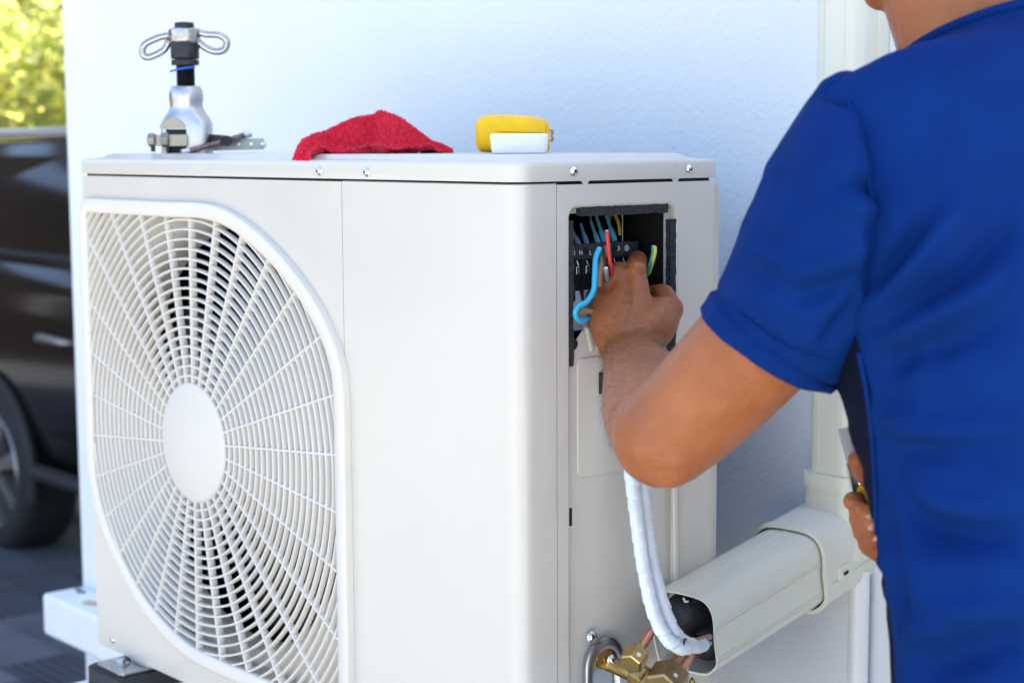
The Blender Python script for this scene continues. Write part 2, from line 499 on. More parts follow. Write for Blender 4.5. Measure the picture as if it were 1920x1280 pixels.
nseg = 240
YR0, YR1 = YF + .0035, YF + .0088
for i in range(1, 31):
    r_ = HR + .0108 * i - .003
    flags = [inside(HC + Vector((r_ * math.cos(2 * PI * k / nseg), r_ * math.sin(2 * PI * k / nseg)))) for k in range(nseg)]
    if not any(flags): continue
    runs = []
    if all(flags): runs = [(0, nseg, True)]
    else:
        st = next(k for k in range(nseg) if not flags[k])
        k = st
        while k < st + nseg:
            if flags[k % nseg]:
                e = k
                while flags[e % nseg]: e += 1
                runs.append((k - 1, e, False)); k = e
            else: k += 1
    for (k0, k1, full) in runs:
        mb = MB(); rgs = []
        for k in range(k0, k1 + (0 if full else 1)):
            a_ = 2 * PI * k / nseg; c, s_ = math.cos(a_), math.sin(a_)
            def P(rr, y): return Vector((HC.x + rr * c, y, zz(HC.y + rr * s_)))
            rgs.append([P(r_ - .0012, YR0), P(r_ - .0007, YR0 - .0006), P(r_ + .0007, YR0 - .0006), P(r_ + .0012, YR0), P(r_ + .0013, YR1), P(r_ - .0013, YR1)])
        if len(rgs) < 2: continue
        if full: rgs.append(rgs[0])
        mb.loft(rgs, caps=not full).build('grille_ring', M_GRILLE, grille, smooth=40, doubles=1e-6)
for k in range(30):
    ang = R(5.0 + 12 * k); d = Vector((math.cos(ang), math.sin(ang))); t_ = Vector((-d.y, d.x))
    r1 = exit_r(ang) + .002
    mb = MB()
    def P(rr, o_, y): q = HC + d * rr + t_ * o_; return Vector((q.x, y, zz(q.y)))
    rgs = []
    for rr in (HR - .004, r1):
        rgs.append([P(rr, -.0012, YR0 + .0002), P(rr, -.0007, YR0 - .0004), P(rr, .0007, YR0 - .0004), P(rr, .0012, YR0 + .0002), P(rr, .0014, YR1 + .0026), P(rr, -.0014, YR1 + .0026)])
    mb.loft(rgs).build('grille_spoke', M_GRILLE, grille, smooth=40)
hm = Matrix.Translation((HC.x, 0, zz(HC.y))) @ Matrix.Rotation(PI / 2, 4, 'X')
MB().lathe([(HR - .004, .000), (HR, .002), (HR + .0004, -YF - .006), (HR, -YF - .0035), (HR - .0015, -YF - .002), (HR - .004, -YF - .0012), (.001, -YF - .0008)], 64, hm).build('hub_plate', M_HUB, grille, smooth=40)

# inside: bell mouth, fan, motor, coil, casing
rings = []
BC = Vector((.274, -.292))
for (r_, y) in ((.262, .016), (.250, .020), (.240, .030), (.236, .040), (.236, .066)):
    rings.append([Vector((BC.x + r_ * math.cos(2 * PI * k / 72), y, zz(BC.y + r_ * math.sin(2 * PI * k / 72)))) for k in range(72)])
MB().loft(rings, caps=False).build('bell_mouth', M_BELL, ac, smooth=60)
MB().prism([(.004, -H + .004), (.555, -H + .004), (.555, -.006), (.004, -.006)], (0, .0163, zz(0)), (1, 0, 0), (0, 0, 1), (0, .001, 0), holes=[[(BC.x + .2605 * math.cos(2 * PI * k / 72), BC.y + .2605 * math.sin(2 * PI * k / 72)) for k in range(72)]]).build('orifice_plate', M_BELL, ac, smooth=0)
fan = MB().lathe([(.001, .030), (.030, .031), (.045, .036), (.050, .045), (.050, .085), (.02, .09)], 36, Matrix.Translation((BC.x, 0, zz(BC.y))) @ Matrix.Rotation(-PI / 2, 4, 'X')).build('fan', M_FAN, ac, smooth=40)
for b_ in range(3):
    mb = MB(); rgs = []
    for i in range(13):
        rr = lerp(.045, .225, i / 12); row = []
        for j in range(9):
            t = j / 8; a_ = R(20 + b_ * 120 + 30 * i / 12) + R(lerp(-34, 34, t)) * (1 - .25 * i / 12)
            y = .085 - .048 * t + .006 * math.sin(PI * t)
            row.append(Vector((BC.x + rr * math.cos(a_), y, zz(BC.y + rr * math.sin(a_)))))
        rgs.append(row + [v + Vector((0, .0025, 0)) for v in reversed(row)])
    mb.loft(rgs).build('fan_blade', M_FAN, fan, smooth=50)
MB().bounds((BC.x - .05, .095, zz(BC.y - .05)), (BC.x + .05, .17, zz(BC.y + .05))).build('motor', M_DARK, ac, smooth=0, bevel=.015, seg=4)
MB().bounds((.006, D - .03, zz(-H + .006)), (.60, D - .004, zz(-.008))).build('coil', M_COIL, ac, smooth=0)
MB().bounds((.004, .006, zz(-H - .002)), (W - .003, D, zz(-H + .003))).build('base_pan', M_UNIT, ac, smooth=0)
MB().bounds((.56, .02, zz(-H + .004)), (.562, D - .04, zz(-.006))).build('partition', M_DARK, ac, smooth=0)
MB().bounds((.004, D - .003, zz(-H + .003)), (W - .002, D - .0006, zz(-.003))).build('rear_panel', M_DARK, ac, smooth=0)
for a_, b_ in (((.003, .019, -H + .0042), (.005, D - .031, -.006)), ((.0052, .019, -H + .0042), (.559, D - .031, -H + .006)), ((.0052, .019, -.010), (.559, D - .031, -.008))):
    MB().bounds((a_[0], a_[1], zz(a_[2])), (b_[0], b_[1], zz(b_[2]))).build('light_absorber', M_DARK, ac, smooth=0)  # black sheets added to swallow the light inside the fan chamber
# rear corner strip with its screws
MB().bounds((W - .030, D + .0002, zz(-H)), (W - .0050, D + .012, zz(-.004))).build('rear_rail', M_UNIT, ac, smooth=0, bevel=.001)

# terminal box behind the window
tb = MB()
y0, y1, z0_, z1_ = wy0 - .006, wy1 + .004, wz0 - .004, wz1 + .006
xb = XF - .14; xa = XF - .0016
tb.add([(xa, y0, zz(z0_)), (xa, y1, zz(z0_)), (xa, y1, zz(z1_)), (xa, y0, zz(z1_)), (xb, y0, zz(z0_)), (xb, y1, zz(z0_)), (xb, y1, zz(z1_)), (xb, y0, zz(z1_))],
       [(4, 5, 6, 7), (0, 1, 5, 4), (1, 2, 6, 5), (2, 3, 7, 6), (3, 0, 4, 7)]).build('terminal_box', M_DARK, ac, smooth=0, recalc=False)
M_TBLOCK = mat('terminal_black', (.020, .022, .026), .38)
M_CRIMP = mat('crimp_sleeve_blue', (.22, .48, .68), .2, trans=.1)
M_CRIMPT = mat('crimp_sleeve_teal', (.10, .58, .70), .2, trans=.1)
M_TIN = mat('tinned', (.75, .76, .78), .2, metal=1)
M_INK = mat('ink_white', (.85, .85, .85), .6)
M_INKD = mat('ink_black', (.02, .02, .02), .7)
M_LABEL = mat('sticker_silver', (.62, .64, .66), .5)
M_SHEET = mat('sheet_bright', (.74, .77, .80), .4)
XT = XF - .022                                  # face of the terminal strip
def sidept(px, py, dx=0): return onx(px, py, XT + dx)
def text(name, s_, size, p, parent, m_, ux=(0, 1, 0), vz=(0, 0, 1), ext=.0002):
    cu = bpy.data.curves.new(name, 'FONT'); cu.body = s_; cu.size = size; cu.align_x = 'CENTER'; cu.align_y = 'CENTER'; cu.extrude = ext
    t = bpy.data.objects.new(name, cu); COL.objects.link(t)
    u_ = Vector(ux).normalized(); v_ = Vector(vz).normalized(); w_ = u_.cross(v_)
    mw = Matrix(((u_.x, v_.x, w_.x, p[0]), (u_.y, v_.y, w_.y, p[1]), (u_.z, v_.z, w_.z, p[2]), (0, 0, 0, 1)))
    dg = bpy.context.evaluated_depsgraph_get()
    me = bpy.data.meshes.new_from_object(t.evaluated_get(dg)); me.transform(mw)
    bpy.data.objects.remove(t)
    return link(name, me, m_, parent, smooth=0)
pA = sidept(1066, 471); pB = sidept(1192, 462)
zt = lambda y: lerp(pA.z, pB.z, (y - pA.y) / (pB.y - pA.y))
strip = MB().bounds((XT - .012, wy0 - .002, zt(.1) - .0085), (XT, pB.y + .004, zt(.1) + .0055)).build('terminal_strip', M_TBLOCK, ac, smooth=0, bevel=.0006)
MB().bounds((XT - .05, wy0 - .002, zt(.1) - .052), (XT - .006, pB.y + .003, zt(.1) - .0088)).build('terminal_block', M_TBLOCK, ac, smooth=0, bevel=.0006)
cols = [1073, 1089, 1107, 1124, 1141, 1158, 1175]
ys = [sidept(x, 470).y for x in cols]
for i, y in enumerate(ys):
    MB().bounds((XT - .008, y + .0036, zt(y) - .046), (XT - .001, y + .0048, zt(y) - .0092)).build('barrier', M_TBLOCK, strip, smooth=0)
    if i != 3:
        s_ = MB().bounds((XT - .0058, y - .0026, zt(y) - .0225), (XT - .0030, y + .0024, zt(y) - .0145)).build('clamp_screw', M_TIN, strip, smooth=0, bevel=.0008)
        MB().tube([(XT - .0045, y - .001, zt(y) - .0095), (XT - .0030, y - .0002, zt(y) - .014)], .0006, 6).build('clamp_wire', M_TIN, strip)
for (px, s_) in ((1089, 'N'), (1107, 'L'), (1160, '3')):
    p = sidept(px, 474 if px < 1120 else 466, .0004); text('terminal_mark', s_, .0058, p, strip, M_INK)
for px in (1074, 1175):
    p = sidept(px, 474 if px < 1120 else 465, .0002)
    q = Matrix.Translation(p) @ Matrix.Rotation(PI / 2, 4, 'Y')
    mb = MB(); mb.prism([(.0027 * math.cos(2 * PI * k / 20), .0027 * math.sin(2 * PI * k / 20)) for k in range(20)], p, (0, 1, 0), (0, 0, 1), (.0003, 0, 0), holes=[[(.0020 * math.cos(2 * PI * k / 20), .0020 * math.sin(2 * PI * k / 20)) for k in range(20)]])
    for (a_, b_, c_, d_) in ((-.0003, .0003, -.0002, .0016), (-.0011, .0011, -.0004, .0001), (-.0007, .0007, -.0009, -.0005), (-.0003, .0003, -.0014, -.0010)): mb.bounds((p.x, p.y + a_, p.z + c_), (p.x + .0003, p.y + b_, p.z + d_))
    mb.build('earth_mark', M_INK, strip, smooth=0)
for px in (1098, 1152):
    p = sidept(px, 470 if px < 1120 else 464, .0001); MB().lathe([(.0038, -.001), (.0038, .0004), (.003, .0005)], 18, Matrix.Translation(p) @ Matrix.Rotation(PI / 2, 4, 'Y')).build('screw_hole', M_DARK, strip)
# blue crimp sleeves rising from the strip, with their leads
for (x0_, yb, x1_, yt, m_, w_) in ((1086, 462, 1071, 428, M_CRIMP, .0030), (1101, 460, 1089, 420, M_CRIMP, .0030), (1122, 458, 1108, 416, M_CRIMP, .0030), (1134, 455, 1119, 409, M_CRIMPT, .0031), (1153, 453, 1137, 405, M_CRIMPT, .0031)):
    b_ = onx(x0_, yb, XT - .008); t_ = onx(x1_, yt, XT - .020); mid = b_.lerp(t_, .45)
    MB().tube([b_, b_.lerp(t_, .3), mid, b_.lerp(t_, .55), t_], [w_ * 1.05, w_, w_ * .9, w_ * .62, w_ * .58], 10, flat=.8).build('crimp_sleeve', m_, strip, smooth=50)
M_WGREY = mat('wire_grey', (.30, .31, .33), .5); M_WBLUE = mat('wire_darkblue', (.02, .07, .30), .45); M_WYEL = mat('wire_yellow', (.62, .42, .03), .45)
def wire(name, pts, r_, m_, par, n=8, k=6): return MB().tube(spline(pts, k), r_, n).build(name, m_, par, smooth=60)
wire('lead', [onx(1119, 410, XT - .020), onx(1117, 396, XT - .022), onx(1115, 380, XT - .03)], .0014, M_WGREY, strip)
wire('lead', [onx(1137, 406, XT - .020), onx(1136, 394, XT - .022), onx(1135, 378, XT - .03)], .0014, M_WBLUE, strip)
wire('lead', [onx(1108, 417, XT - .020), onx(1106, 400, XT - .03), onx(1102, 384, XT - .04)], .0013, M_WGREY, strip)
wire('lead', [onx(1162, 441, XT - .012), onx(1160, 420, XT - .014), onx(1153, 404, XT - .018), onx(1145, 402, XT - .024), onx(1142, 420, XT - .03)], .0016, M_WYEL, strip)
MB().tube([onx(1167, 396, XT - .01), onx(1167, 452, XT - .01)], .0005, 5).build('divider', M_BELL, strip)
# bright sheet with the power sticker, earth plate
lp = [onx(1066, 523, XT - .010), onx(1128, 516, XT - .010), onx(1130, 612, XT + .006), onx(1066, 622, XT + .006)]
MB().add(lp + [p + Vector((-.001, 0, 0)) for p in lp], [(0, 1, 2, 3), (7, 6, 5, 4), (0, 4, 5, 1), (1, 5, 6, 2), (2, 6, 7, 3), (3, 7, 4, 0)]).build('cover_sheet', M_SHEET, ac, smooth=0)
sl = (lp[1] - lp[0]).normalized(); vl = (lp[0] - lp[3]); vl = (vl - sl * vl.dot(sl)).normalized(); sn = sl.cross(vl)
if sn.x < 0: sn = -sn
rr__ = ray(1081, 532); pl = CAM + rr__ * (sn.dot(lp[0] - CAM) / sn.dot(rr__)) + sn * .0003
st = MB().prism([(-.0056, -.0046), (.0056, -.0046), (.0056, .0046), (-.0056, .0046)], pl, sl, vl, sn * .0003).build('sticker', M_LABEL, ac, smooth=0)
for s_, dz in (('POWER', .0019), ('SOURCE', -.0016)): text('sticker_print', s_, .0033, pl + sn * .0004 + vl * dz, st, M_INKD, ux=sl, vz=vl)
M_EPL = mat('earth_plate', (.16, .24, .28), .35, metal=.15)
ep = MB(); q = [onx(1178, 449, XT - .03), onx(1219, 447, XT - .03), onx(1219, 472, XT - .03), onx(1178, 474, XT - .03)]
ep.add(q + [p + Vector((-.001, 0, 0)) for p in q], [(0, 1, 2, 3), (7, 6, 5, 4), (0, 4, 5, 1), (1, 5, 6, 2), (2, 6, 7, 3), (3, 7, 4, 0)])
q = [onx(1219, 447, XT - .03), onx(1229, 449, XT - .045), onx(1243, 540, XT - .03), onx(1215, 540, XT - .02), onx(1216, 478, XT - .02)]
ep.add(q, [(0, 1, 2, 3, 4)])
ep.build('earth_plate', M_EPL, ac, smooth=0, recalc=False)
MB().tube([onx(1219, 448, XT - .028), onx(1222, 471, XT - .028)], .0011, 6).build('plate_edge', M_TIN, ac)
MB().tube([onx(1225, 500, XT - .016), onx(1229, 532, XT - .016)], .0012, 6).build('plate_edge', M_TIN, ac)
M_FINS = mat('slot_cream', (.55, .52, .40), .6)
for k in range(5):
    p = onx(1243, 396 + k * 20, XT - .07); MB().box(p, (.002, .0042, .0034)).build('board_slot', M_FINS, ac, smooth=0)
# pressed plate of the lower field
plate = [(fy0 + .004, -.49), (fy1 - .004, -.49), (fy1 - .004, -.150), (wy0 + .062, -.150), (wy0 + .050, -.137), (wy0 + .016, -.134), (wy0 + .008, -.142), (wy0 + .0065, -.152), (fy0 + .004, -.158)]
MB().prism(plate, (XF + .0004, 0, zz(0)), (0, 1, 0), (0, 0, 1), (.0012, 0, 0)).build('service_plate', M_UNIT, side, smooth=0, bevel=.0009, seg=3)
pr = rrect(.0742, -.268, .185, -.158, .008, 5)
rgs = [[Vector((XF + .0017, p[0], zz(p[1]))) for p in pr]]
for k in range(1, 5): 
    a_ = R(90 * k / 4); rgs.append([Vector((XF + .0017 + .0016 * math.sin(a_), p[0], zz(p[1]))) for p in inset(pr, .0016 * (1 - math.cos(a_)))])
MB().loft(rgs).build('pressed_field', M_UNIT, side, smooth=50)
p = onx(1102, 655, XF + .003)
MB().tube([onx(1099, 618, XF - .0012), onx(1105, 652, XF - .0012)], .0042, 12, ends=True).build('pressed_rib', M_UNIT, side, smooth=60)
p = onx(1075, 645, XF + .0018); MB().lathe([(.0052, 0), (.0052, .0004), (.004, .0005)], 20, Matrix.Translation(p) @ Matrix.Rotation(PI / 2, 4, 'Y')).build('key_hole', M_DARK, side)
for (x0_, y0_, x1_, y1_) in ((1066.5, 953, 1072.5, 985), (1121, 698, 1128, 737)):
    a_ = onx(x0_, y0_, XF + .0021); b_ = onx(x1_, y1_, XF + .0021)
    MB().bounds((XF + .0015, a_.y, a_.z), (XF + .0022 + (.0022 if x0_ > 1100 else 0), b_.y, b_.z)).build('vent_slot', M_DARK, side, smooth=0)
a_ = onx(1266, 905, W); b_ = onx(1268, 1110, W)
MB().tube([a_, b_], .0026, 10, ends=True, flat=1.6).build('bead', M_UNIT, side, smooth=60)
# ------------------------------------------------------------------ valves, pipes, duct, cable, brackets
ZL = Z0 + L + .0060                              # top of the lid
vp = MB()
va = onx(1103, 1197, W); vb = onx(1172, 1197, W)
yc = (va.y + vb.y) / 2 - .004; hw = .0235; zt_ = onx(1135, 1195, W).z
arch = [(yc + hw * math.cos(R(a_)), zt_ - hw * 1.05 + hw * 1.05 * math.sin(R(a_))) for a_ in range(0, 181, 12)] + [(yc - hw, Z0 - H + .012), (yc + hw + .012, Z0 - H + .012)]
arch = list(reversed(arch))
def arch_ring(ins, x): return [Vector((x, p[0], p[1])) for p in inset(list(reversed(arch)), ins)]
vp.loft([arch_ring(-.001, W - .0005), arch_ring(-.001, W + .002), arch_ring(.002, W + .0042), arch_ring(.0085, W + .0042), arch_ring(.0105, W + .002), arch_ring(.012, W - .004), arch_ring(.013, W - .006)], caps=True)
vplate = vp.build('valve_plate', M_STEEL, ac, smooth=40)
screw(onx(1110, 1193, W), (1, -.2, .2), .0042)
# small service valve: elbow body, flare nut, cap
c0 = onx(1143, 1243, W + .004); c1 = onx(1186, 1262, W + .030)
vb_ = MB().tube(spline([c0 + Vector((-.008, -.004, .002)), c0, c0.lerp(c1, .5), c1, c1 + (c1 - c0) * .25], 5), [.0062] * 2 + [.0075] * 19, 16).build('service_valve', M_BRASS, ac, smooth=50)
MB().lathe([(.010, 0), (.0105, .002), (.0105, .004), (.006, .0048)], 24, Matrix.Translation(c0 + Vector((-.003, -.006, .006))) @ Matrix.Rotation(R(80), 4, 'Y')).build('flange', M_BRASS, vb_)
screw(onx(1147, 1236, W + .010), (1, -.3, .15), .0036, vb_)
def hexnut(p, axis, r_, l_, m_, par, name='nut', dot=True):
    ax = Vector(axis).normalized(); q = ax.to_track_quat('Z', 'X').to_matrix().to_4x4(); q.translation = Vector(p)
    rg = []
    for (s_, z) in ((.86, -l_ / 2), (1, -l_ / 2 + .0016), (1, l_ / 2 - .0016), (.86, l_ / 2)):
        rg.append([q @ Vector((r_ * s_ * math.cos(R(60 * k + 13)), r_ * s_ * math.sin(R(60 * k + 13)), z)) for k in range(6)])
    o = MB().loft(rg).build(name, m_, par, smooth=0, bevel=.0006)
    if dot:
        best = max(range(6), key=lambda k: (q.to_3x3() @ Vector((math.cos(R(60 * k + 43)), math.sin(R(60 * k + 43)), 0))).dot(-_f))
        nv = q.to_3x3() @ Vector((math.cos(R(60 * best + 43)), math.sin(R(60 * best + 43)), 0))
        cp = Vector(p) + nv * (r_ * .866) + ax * (-l_ * .12)
        MB().lathe([(.0023, -.0006), (.0022, .0003), (.001, .0005)], 14, Matrix.Translation(cp) @ nv.to_track_quat('Z', 'X').to_matrix().to_4x4()).build('paint_dot', M_WHITEDOT, o)
    return o
n1 = pix(1190, 1233, 1.515)
ax1 = (pix(1222, 1185, 1.545) - pix(1180, 1250, 1.51))
hexnut(n1, ax1, .0115, .019, M_BRASS, vb_)
hexnut(c1 + (c1 - c0) * .35, (c1 - c0) + Vector((.01, 0, -.006)), .0125, .016, M_BRASS, vb_, 'cap')
hexnut(pix(1250, 1279, 1.50), pix(1285, 1222, 1.545) - pix(1245, 1285, 1.50), .0185, .027, M_BRASS2, vb_, 'big_nut')
cp = thing('copper_pipe', 'thin bare copper pipe running from the small brass nut into the duct', 'pipe', pix(1200, 1218, 1.53), 'copper pipes')
MB().tube(spline([n1, pix(1205, 1208, 1.53), pix(1226, 1178, 1.55), pix(1262, 1150, 1.60), pix(1330, 1120, 1.68)], 5), .0042, 14).build('pipe', M_COPPER, cp, smooth=60)
cp = thing('copper_pipe', 'thick bare copper pipe entering the large dull nut below the duct', 'pipe', pix(1275, 1240, 1.53), 'copper pipes')
MB().tube(spline([pix(1258, 1268, 1.515), pix(1272, 1246, 1.535), pix(1290, 1222, 1.56), pix(1330, 1190, 1.62), pix(1390, 1140, 1.70)], 5), .0092, 18).build('pipe', M_COPPER, cp, smooth=60)
MB().tube([pix(1256, 1271, 1.513), pix(1261, 1262, 1.519)], .0105, 18).build('flare', M_COPPER, cp, smooth=40)

# slim duct on the wall
DP = .046
xl = ony(1518, 200, YW - DP).x; xr = ony(1663, 100, YW).x
duct = thing('pipe_duct', 'ivory plastic pipe duct running down the wall to an elbow with open outlet', 'duct', ((xl + xr) / 2, YW, .9))
def duct_sec(x0_, x1_, y0_, r_=.016): return rrect(x0_, y0_, x1_, YW - .0006, (r_, r_, .001, .001), 6)
zc1 = ony(1505, 905, YW - DP).z; zc0 = ony(1505, 882, YW - DP).z
MB().prism(duct_sec(xl, xr, YW - DP), (0, 0, zc0 - .01), (1, 0, 0), (0, 1, 0), (0, 0, 4.0 - zc0)).build('wall_cover', M_DUCT, duct, smooth=35)
for fx in (.28, .30, .72):                        # fine ribs along the cover
    x = lerp(xl, xr, fx); MB().tube([(x, YW - DP - .0002, zc0 - .01), (x, YW - DP - .0002, 3.9)], .0005, 6).build('cover_rib', M_DUCT, duct)
MB().bounds((xr - .002, YW - .016, zc0 - .01), (xr + .003, YW - .0006, 3.9)).build('cover_lip', M_DUCT, duct, smooth=0, bevel=.001)
e = .0085
MB().prism(duct_sec(xl - e, xr + e * .6, YW - DP - e * .6, .020), (0, 0, zc1), (1, 0, 0), (0, 1, 0), (0, 0, zc0 - zc1)).build('collar', M_DUCT, duct, smooth=35, bevel=.002, seg=3)
zb = ony(1510, 1000, YW - DP).z
MB().prism(duct_sec(xl - e + .0025, xr + e * .6 - .002, YW - DP - e * .6 + .0025, .018), (0, 0, zb - .02), (1, 0, 0), (0, 1, 0), (0, 0, zc1 - zb + .022)).build('elbow_socket', M_DUCT, duct, smooth=35)
# outlet: swept section along OD
OD = Vector((-.06, -1, -.235)).normalized(); OU = Vector((0, 0, 1)); OU = (OU - OD * OU.dot(OD)).normalized(); OX = OU.cross(OD) * -1
if OX.x < 0: OX = -OX
SEC = [(-.034, -.030), (-.026, -.038), (.016, -.038), (.028, -.034), (.0355, -.026), (.0370, -.0185), (.0362, 0), (.0372, .0135), (.0366, .0250), (.0318, .0350), (.0210, .0402), (.0, .0412), (-.020, .0402), (-.0315, .0350), (-.0372, .0250), (-.038, 0)]
def sec(o, grow=0, n=3):
    pts = [Vector((p[0], p[1], 0)) for p in SEC]
    sm = [(p.x, p.y) for p in spline(pts, n, closed=True)]
    if grow: sm = inset(sm, -grow)
    return [o + OX * p[0] + OU * p[1] for p in sm]
OE = ony(1491, 1062, YW - .088)                       # centre of the elbow's mouth
OT = ony(1281, 1188, YW - .275)                      # centre of the open end
LEN = (OT - OE).length
OD = (OT - OE).normalized(); OU = Vector((0, 0, 1)); OU = (OU - OD * OU.dot(OD)).normalized(); OX = OD.cross(OU)
if OX.x < 0: OX = -OX
# tip is cut a little aslant and its lower lip is longer
inner = -.0018
rgs = [sec(OE - OD * .03, 0), sec(OT, 0), sec(OT - OD * .0005, inner), sec(OE - OD * .03, inner)]
outlet = MB().loft(rgs, caps=False).build('outlet_cover', M_DUCT, duct, smooth=35)
for (u_, v_) in ((.0376, .0135), (.0368, .0108), (.0376, -.0185), (.0366, -.0215), (-.002, .0412)):
    MB().tube([OE + OX * u_ + OU * v_, OT + OX * u_ + OU * v_], .0010, 6).build('cover_rib', M_DUCT, outlet)
MB().tube([OT + OX * .004 + OU * .037, OT + OX * .006 + OU * .0335, OT + OX * .0095 + OU * .0345], .0011, 6).build('snap_hook', M_DUCT, outlet)
g1 = .0048
eb = MB(); back = OE - OD * .125
wallpt = OE - OD * ((YW - .0012 - OE.y) / -OD.y) if OD.y else back
rgs = [sec(OE + OD * .010, g1 + .0016), sec(OE + OD * .010 - OD * .008, g1 + .0016), sec(OE + OD * .0015, g1), sec(wallpt, g1)]
rgs = [sec(OE + OD * .002, .0022), sec(OE + OD * .010, .0022)] + rgs
MB().loft(rgs, caps=False).build('elbow', M_DUCT, duct, smooth=35)
cl0 = pix(1562, 1052, 1.57)
clp = OE - OD * .024 + OX * (.0370 + g1) + OU * -.006
q = Matrix((OD, OU, OX)).transposed()
clip = MB().box(clp, (.022, .015, .005), q).build('clip', M_DUCT, duct, smooth=0, bevel=.0022, seg=3)
MB().box(clp + OX * .0025 + OU * -.001, (.008, .0035, .0012), q).build('clip_slot', M_DARK, clip, smooth=0)
MB().tube([OE + OD * .008 + OX * (.0372 + g1) + OU * -.011, OE - OD * .10 + OX * (.0372 + g1) + OU * -.011], .0004, 5).build('joint_line', M_DUCT, duct)
# lagging inside the duct
M_LAG = mat('lagging_black', (.012, .013, .016), .6, bump=((120, .5, .003),))
lag = thing('pipe_lagging', 'black foam pipe lagging tucked inside the open duct outlet', 'insulation', OT - OD * .03)
for (u_, v_, r_, dd) in ((-.006, .014, .0215, .016), (.010, -.013, .0185, .022), (-.020, -.016, .013, .03)):
    p0 = OT - OD * dd + OX * u_ + OU * v_; p1 = OE + OX * u_ * .8 + OU * v_ * .8
    MB().tube([p0, p0.lerp(p1, .5), p1], r_, 22, ends=True).build('foam_tube', M_LAG, lag, smooth=60)
M_PRINT = mat('print_rust', (.20, .06, .045), .6)
for s_, u_, w_ in (('10', -.004, .0), ('S', .010, .004)):
    text('print', s_, .0095, OT - OD * (.0145 - w_) + OX * u_ + OU * (.0365 - .001 - abs(u_) * .3), lag, M_PRINT, ux=OX + OU * -.15, vz=(-OD * .75 + OU * .6), ext=.0001)
# drain pipe under the elbow
dp0 = ony(1611, 1085, YW - .016); MB_ = MB().tube([(dp0.x, YW - .016, dp0.z + .01), (dp0.x, YW - .016, .02)], .0108, 24).build('drain_pipe', M_PVC, smooth=60)
tag(MB_, 'white round plastic drain pipe dropping from under the duct elbow', 'pipe')
# yellow warning sticker below the outlet
M_YEL = mat('sticker_yellow', (.85, .62, .02), .5)
p = onx(1297, 1282, W + .0004)
tri = [(-.012, -.012), (.012, -.012), (.001, .007), (-.001, .007)]
wst = MB().prism(tri, p, (0, 1, 0), (0, 0, 1), (.0003, 0, 0)).build('warning_sticker', M_INKD, ac, smooth=0)
MB().prism([(q_[0] * .74, q_[1] * .74 - .0008) for q_ in tri], p + Vector((.0003, 0, 0)), (0, 1, 0), (0, 0, 1), (.0002, 0, 0)).build('sticker_field', M_YEL, wst, smooth=0)
MB().bounds(p + Vector((.0005, -.0008, -.0075)), p + Vector((.0008, .0008, .0005))).build('sticker_mark', M_INKD, wst, smooth=0)

# taped twin cable
M_TAPE = mat('wrap_tape_white', (.72, .76, .80), .45, bump=((150, .35, .0015),), var=.08, vscale=40)
cab = thing('taped_cable', 'pair of cables wrapped in white tape hanging from terminal box into duct', 'cable', pix(1200, 1000, 1.50))
def taped(pts, r_, name):
    P = spline(pts, 22); rings = []; n = 20; u = Vector((1, 0, 0)); s_ = 0
    for i, p in enumerate(P):
        t = (P[min(i + 1, len(P) - 1)] - P[max(i - 1, 0)]).normalized()
        if i: s_ += (p - P[i - 1]).length
        u = (u - t * u.dot(t)).normalized(); w = t.cross(u); ring = []
        for j in range(n):
            a_ = 2 * PI * j / n
            ph = (s_ / .0135 + j / n) % 1.0
            q = r_ * (1 + .17 * (ph - .5) + .05 * noise.noise(Vector((math.cos(a_) * 2, math.sin(a_) * 2, s_ * 130))))
            ring.append(p + u * (math.cos(a_) * q) + w * (math.sin(a_) * q))
        rings.append(ring)
    return MB().loft(rings).build(name, M_TAPE, cab, smooth=28)
taped([pix(1166, 640, 1.54), pix(1166, 720, 1.53), pix(1171, 800, 1.512), pix(1181, 870, 1.50), pix(1190, 940, 1.495), pix(1199, 1010, 1.49), pix(1211, 1085, 1.485), pix(1226, 1148, 1.482), pix(1248, 1192, 1.482), pix(1272, 1212, 1.487), pix(1290, 1214, 1.497)], .0063, 'strand')
taped([pix(1180, 640, 1.545), pix(1182, 720, 1.535), pix(1189, 800, 1.52), pix(1201, 880, 1.510), pix(1210, 955, 1.505), pix(1220, 1030, 1.500), pix(1234, 1095, 1.495), pix(1250, 1150, 1.492), pix(1267, 1186, 1.492), pix(1286, 1203, 1.50)], .0056, 'strand')
MB().tube([pix(1286 + 9 * math.cos(k * PI / 5) * .5, 1213 + 16 * math.sin(k * PI / 5), 1.492 + .008 * math.cos(k * PI / 5)) for k in range(11)], .0010, 6, caps=False).build('tie_wire', M_BLACKMETAL, cab)
taped([pix(1284, 1214, 1.495), pix(1294, 1207, 1.505), pix(1304, 1212, 1.52), pix(1318, 1208, 1.54)], .0060, 'strand')
M_CABLE_BLUE = mat('cable_blue', (.03, .42, .66), .40, var=.1, vscale=60)
M_CABLE_BROWN = mat('cable_brown', (.33, .19, .11), .45)
M_RED = mat('wire_red', (.72, .045, .045), .4); M_WBLK = mat('wire_black', (.015, .015, .016), .4); M_GRN = mat('wire_green', (.02, .36, .22), .4)
MB().tube([pix(1294, 1213, 1.505), pix(1312, 1209, 1.53), pix(1330, 1205, 1.56)], .0028, 10).build('blue_core', M_CABLE_BLUE, cab)
MB().tube([pix(1294, 1206, 1.507), pix(1308, 1200, 1.53), pix(1330, 1193, 1.56)], .0030, 10).build('brown_core', M_CABLE_BROWN, cab)
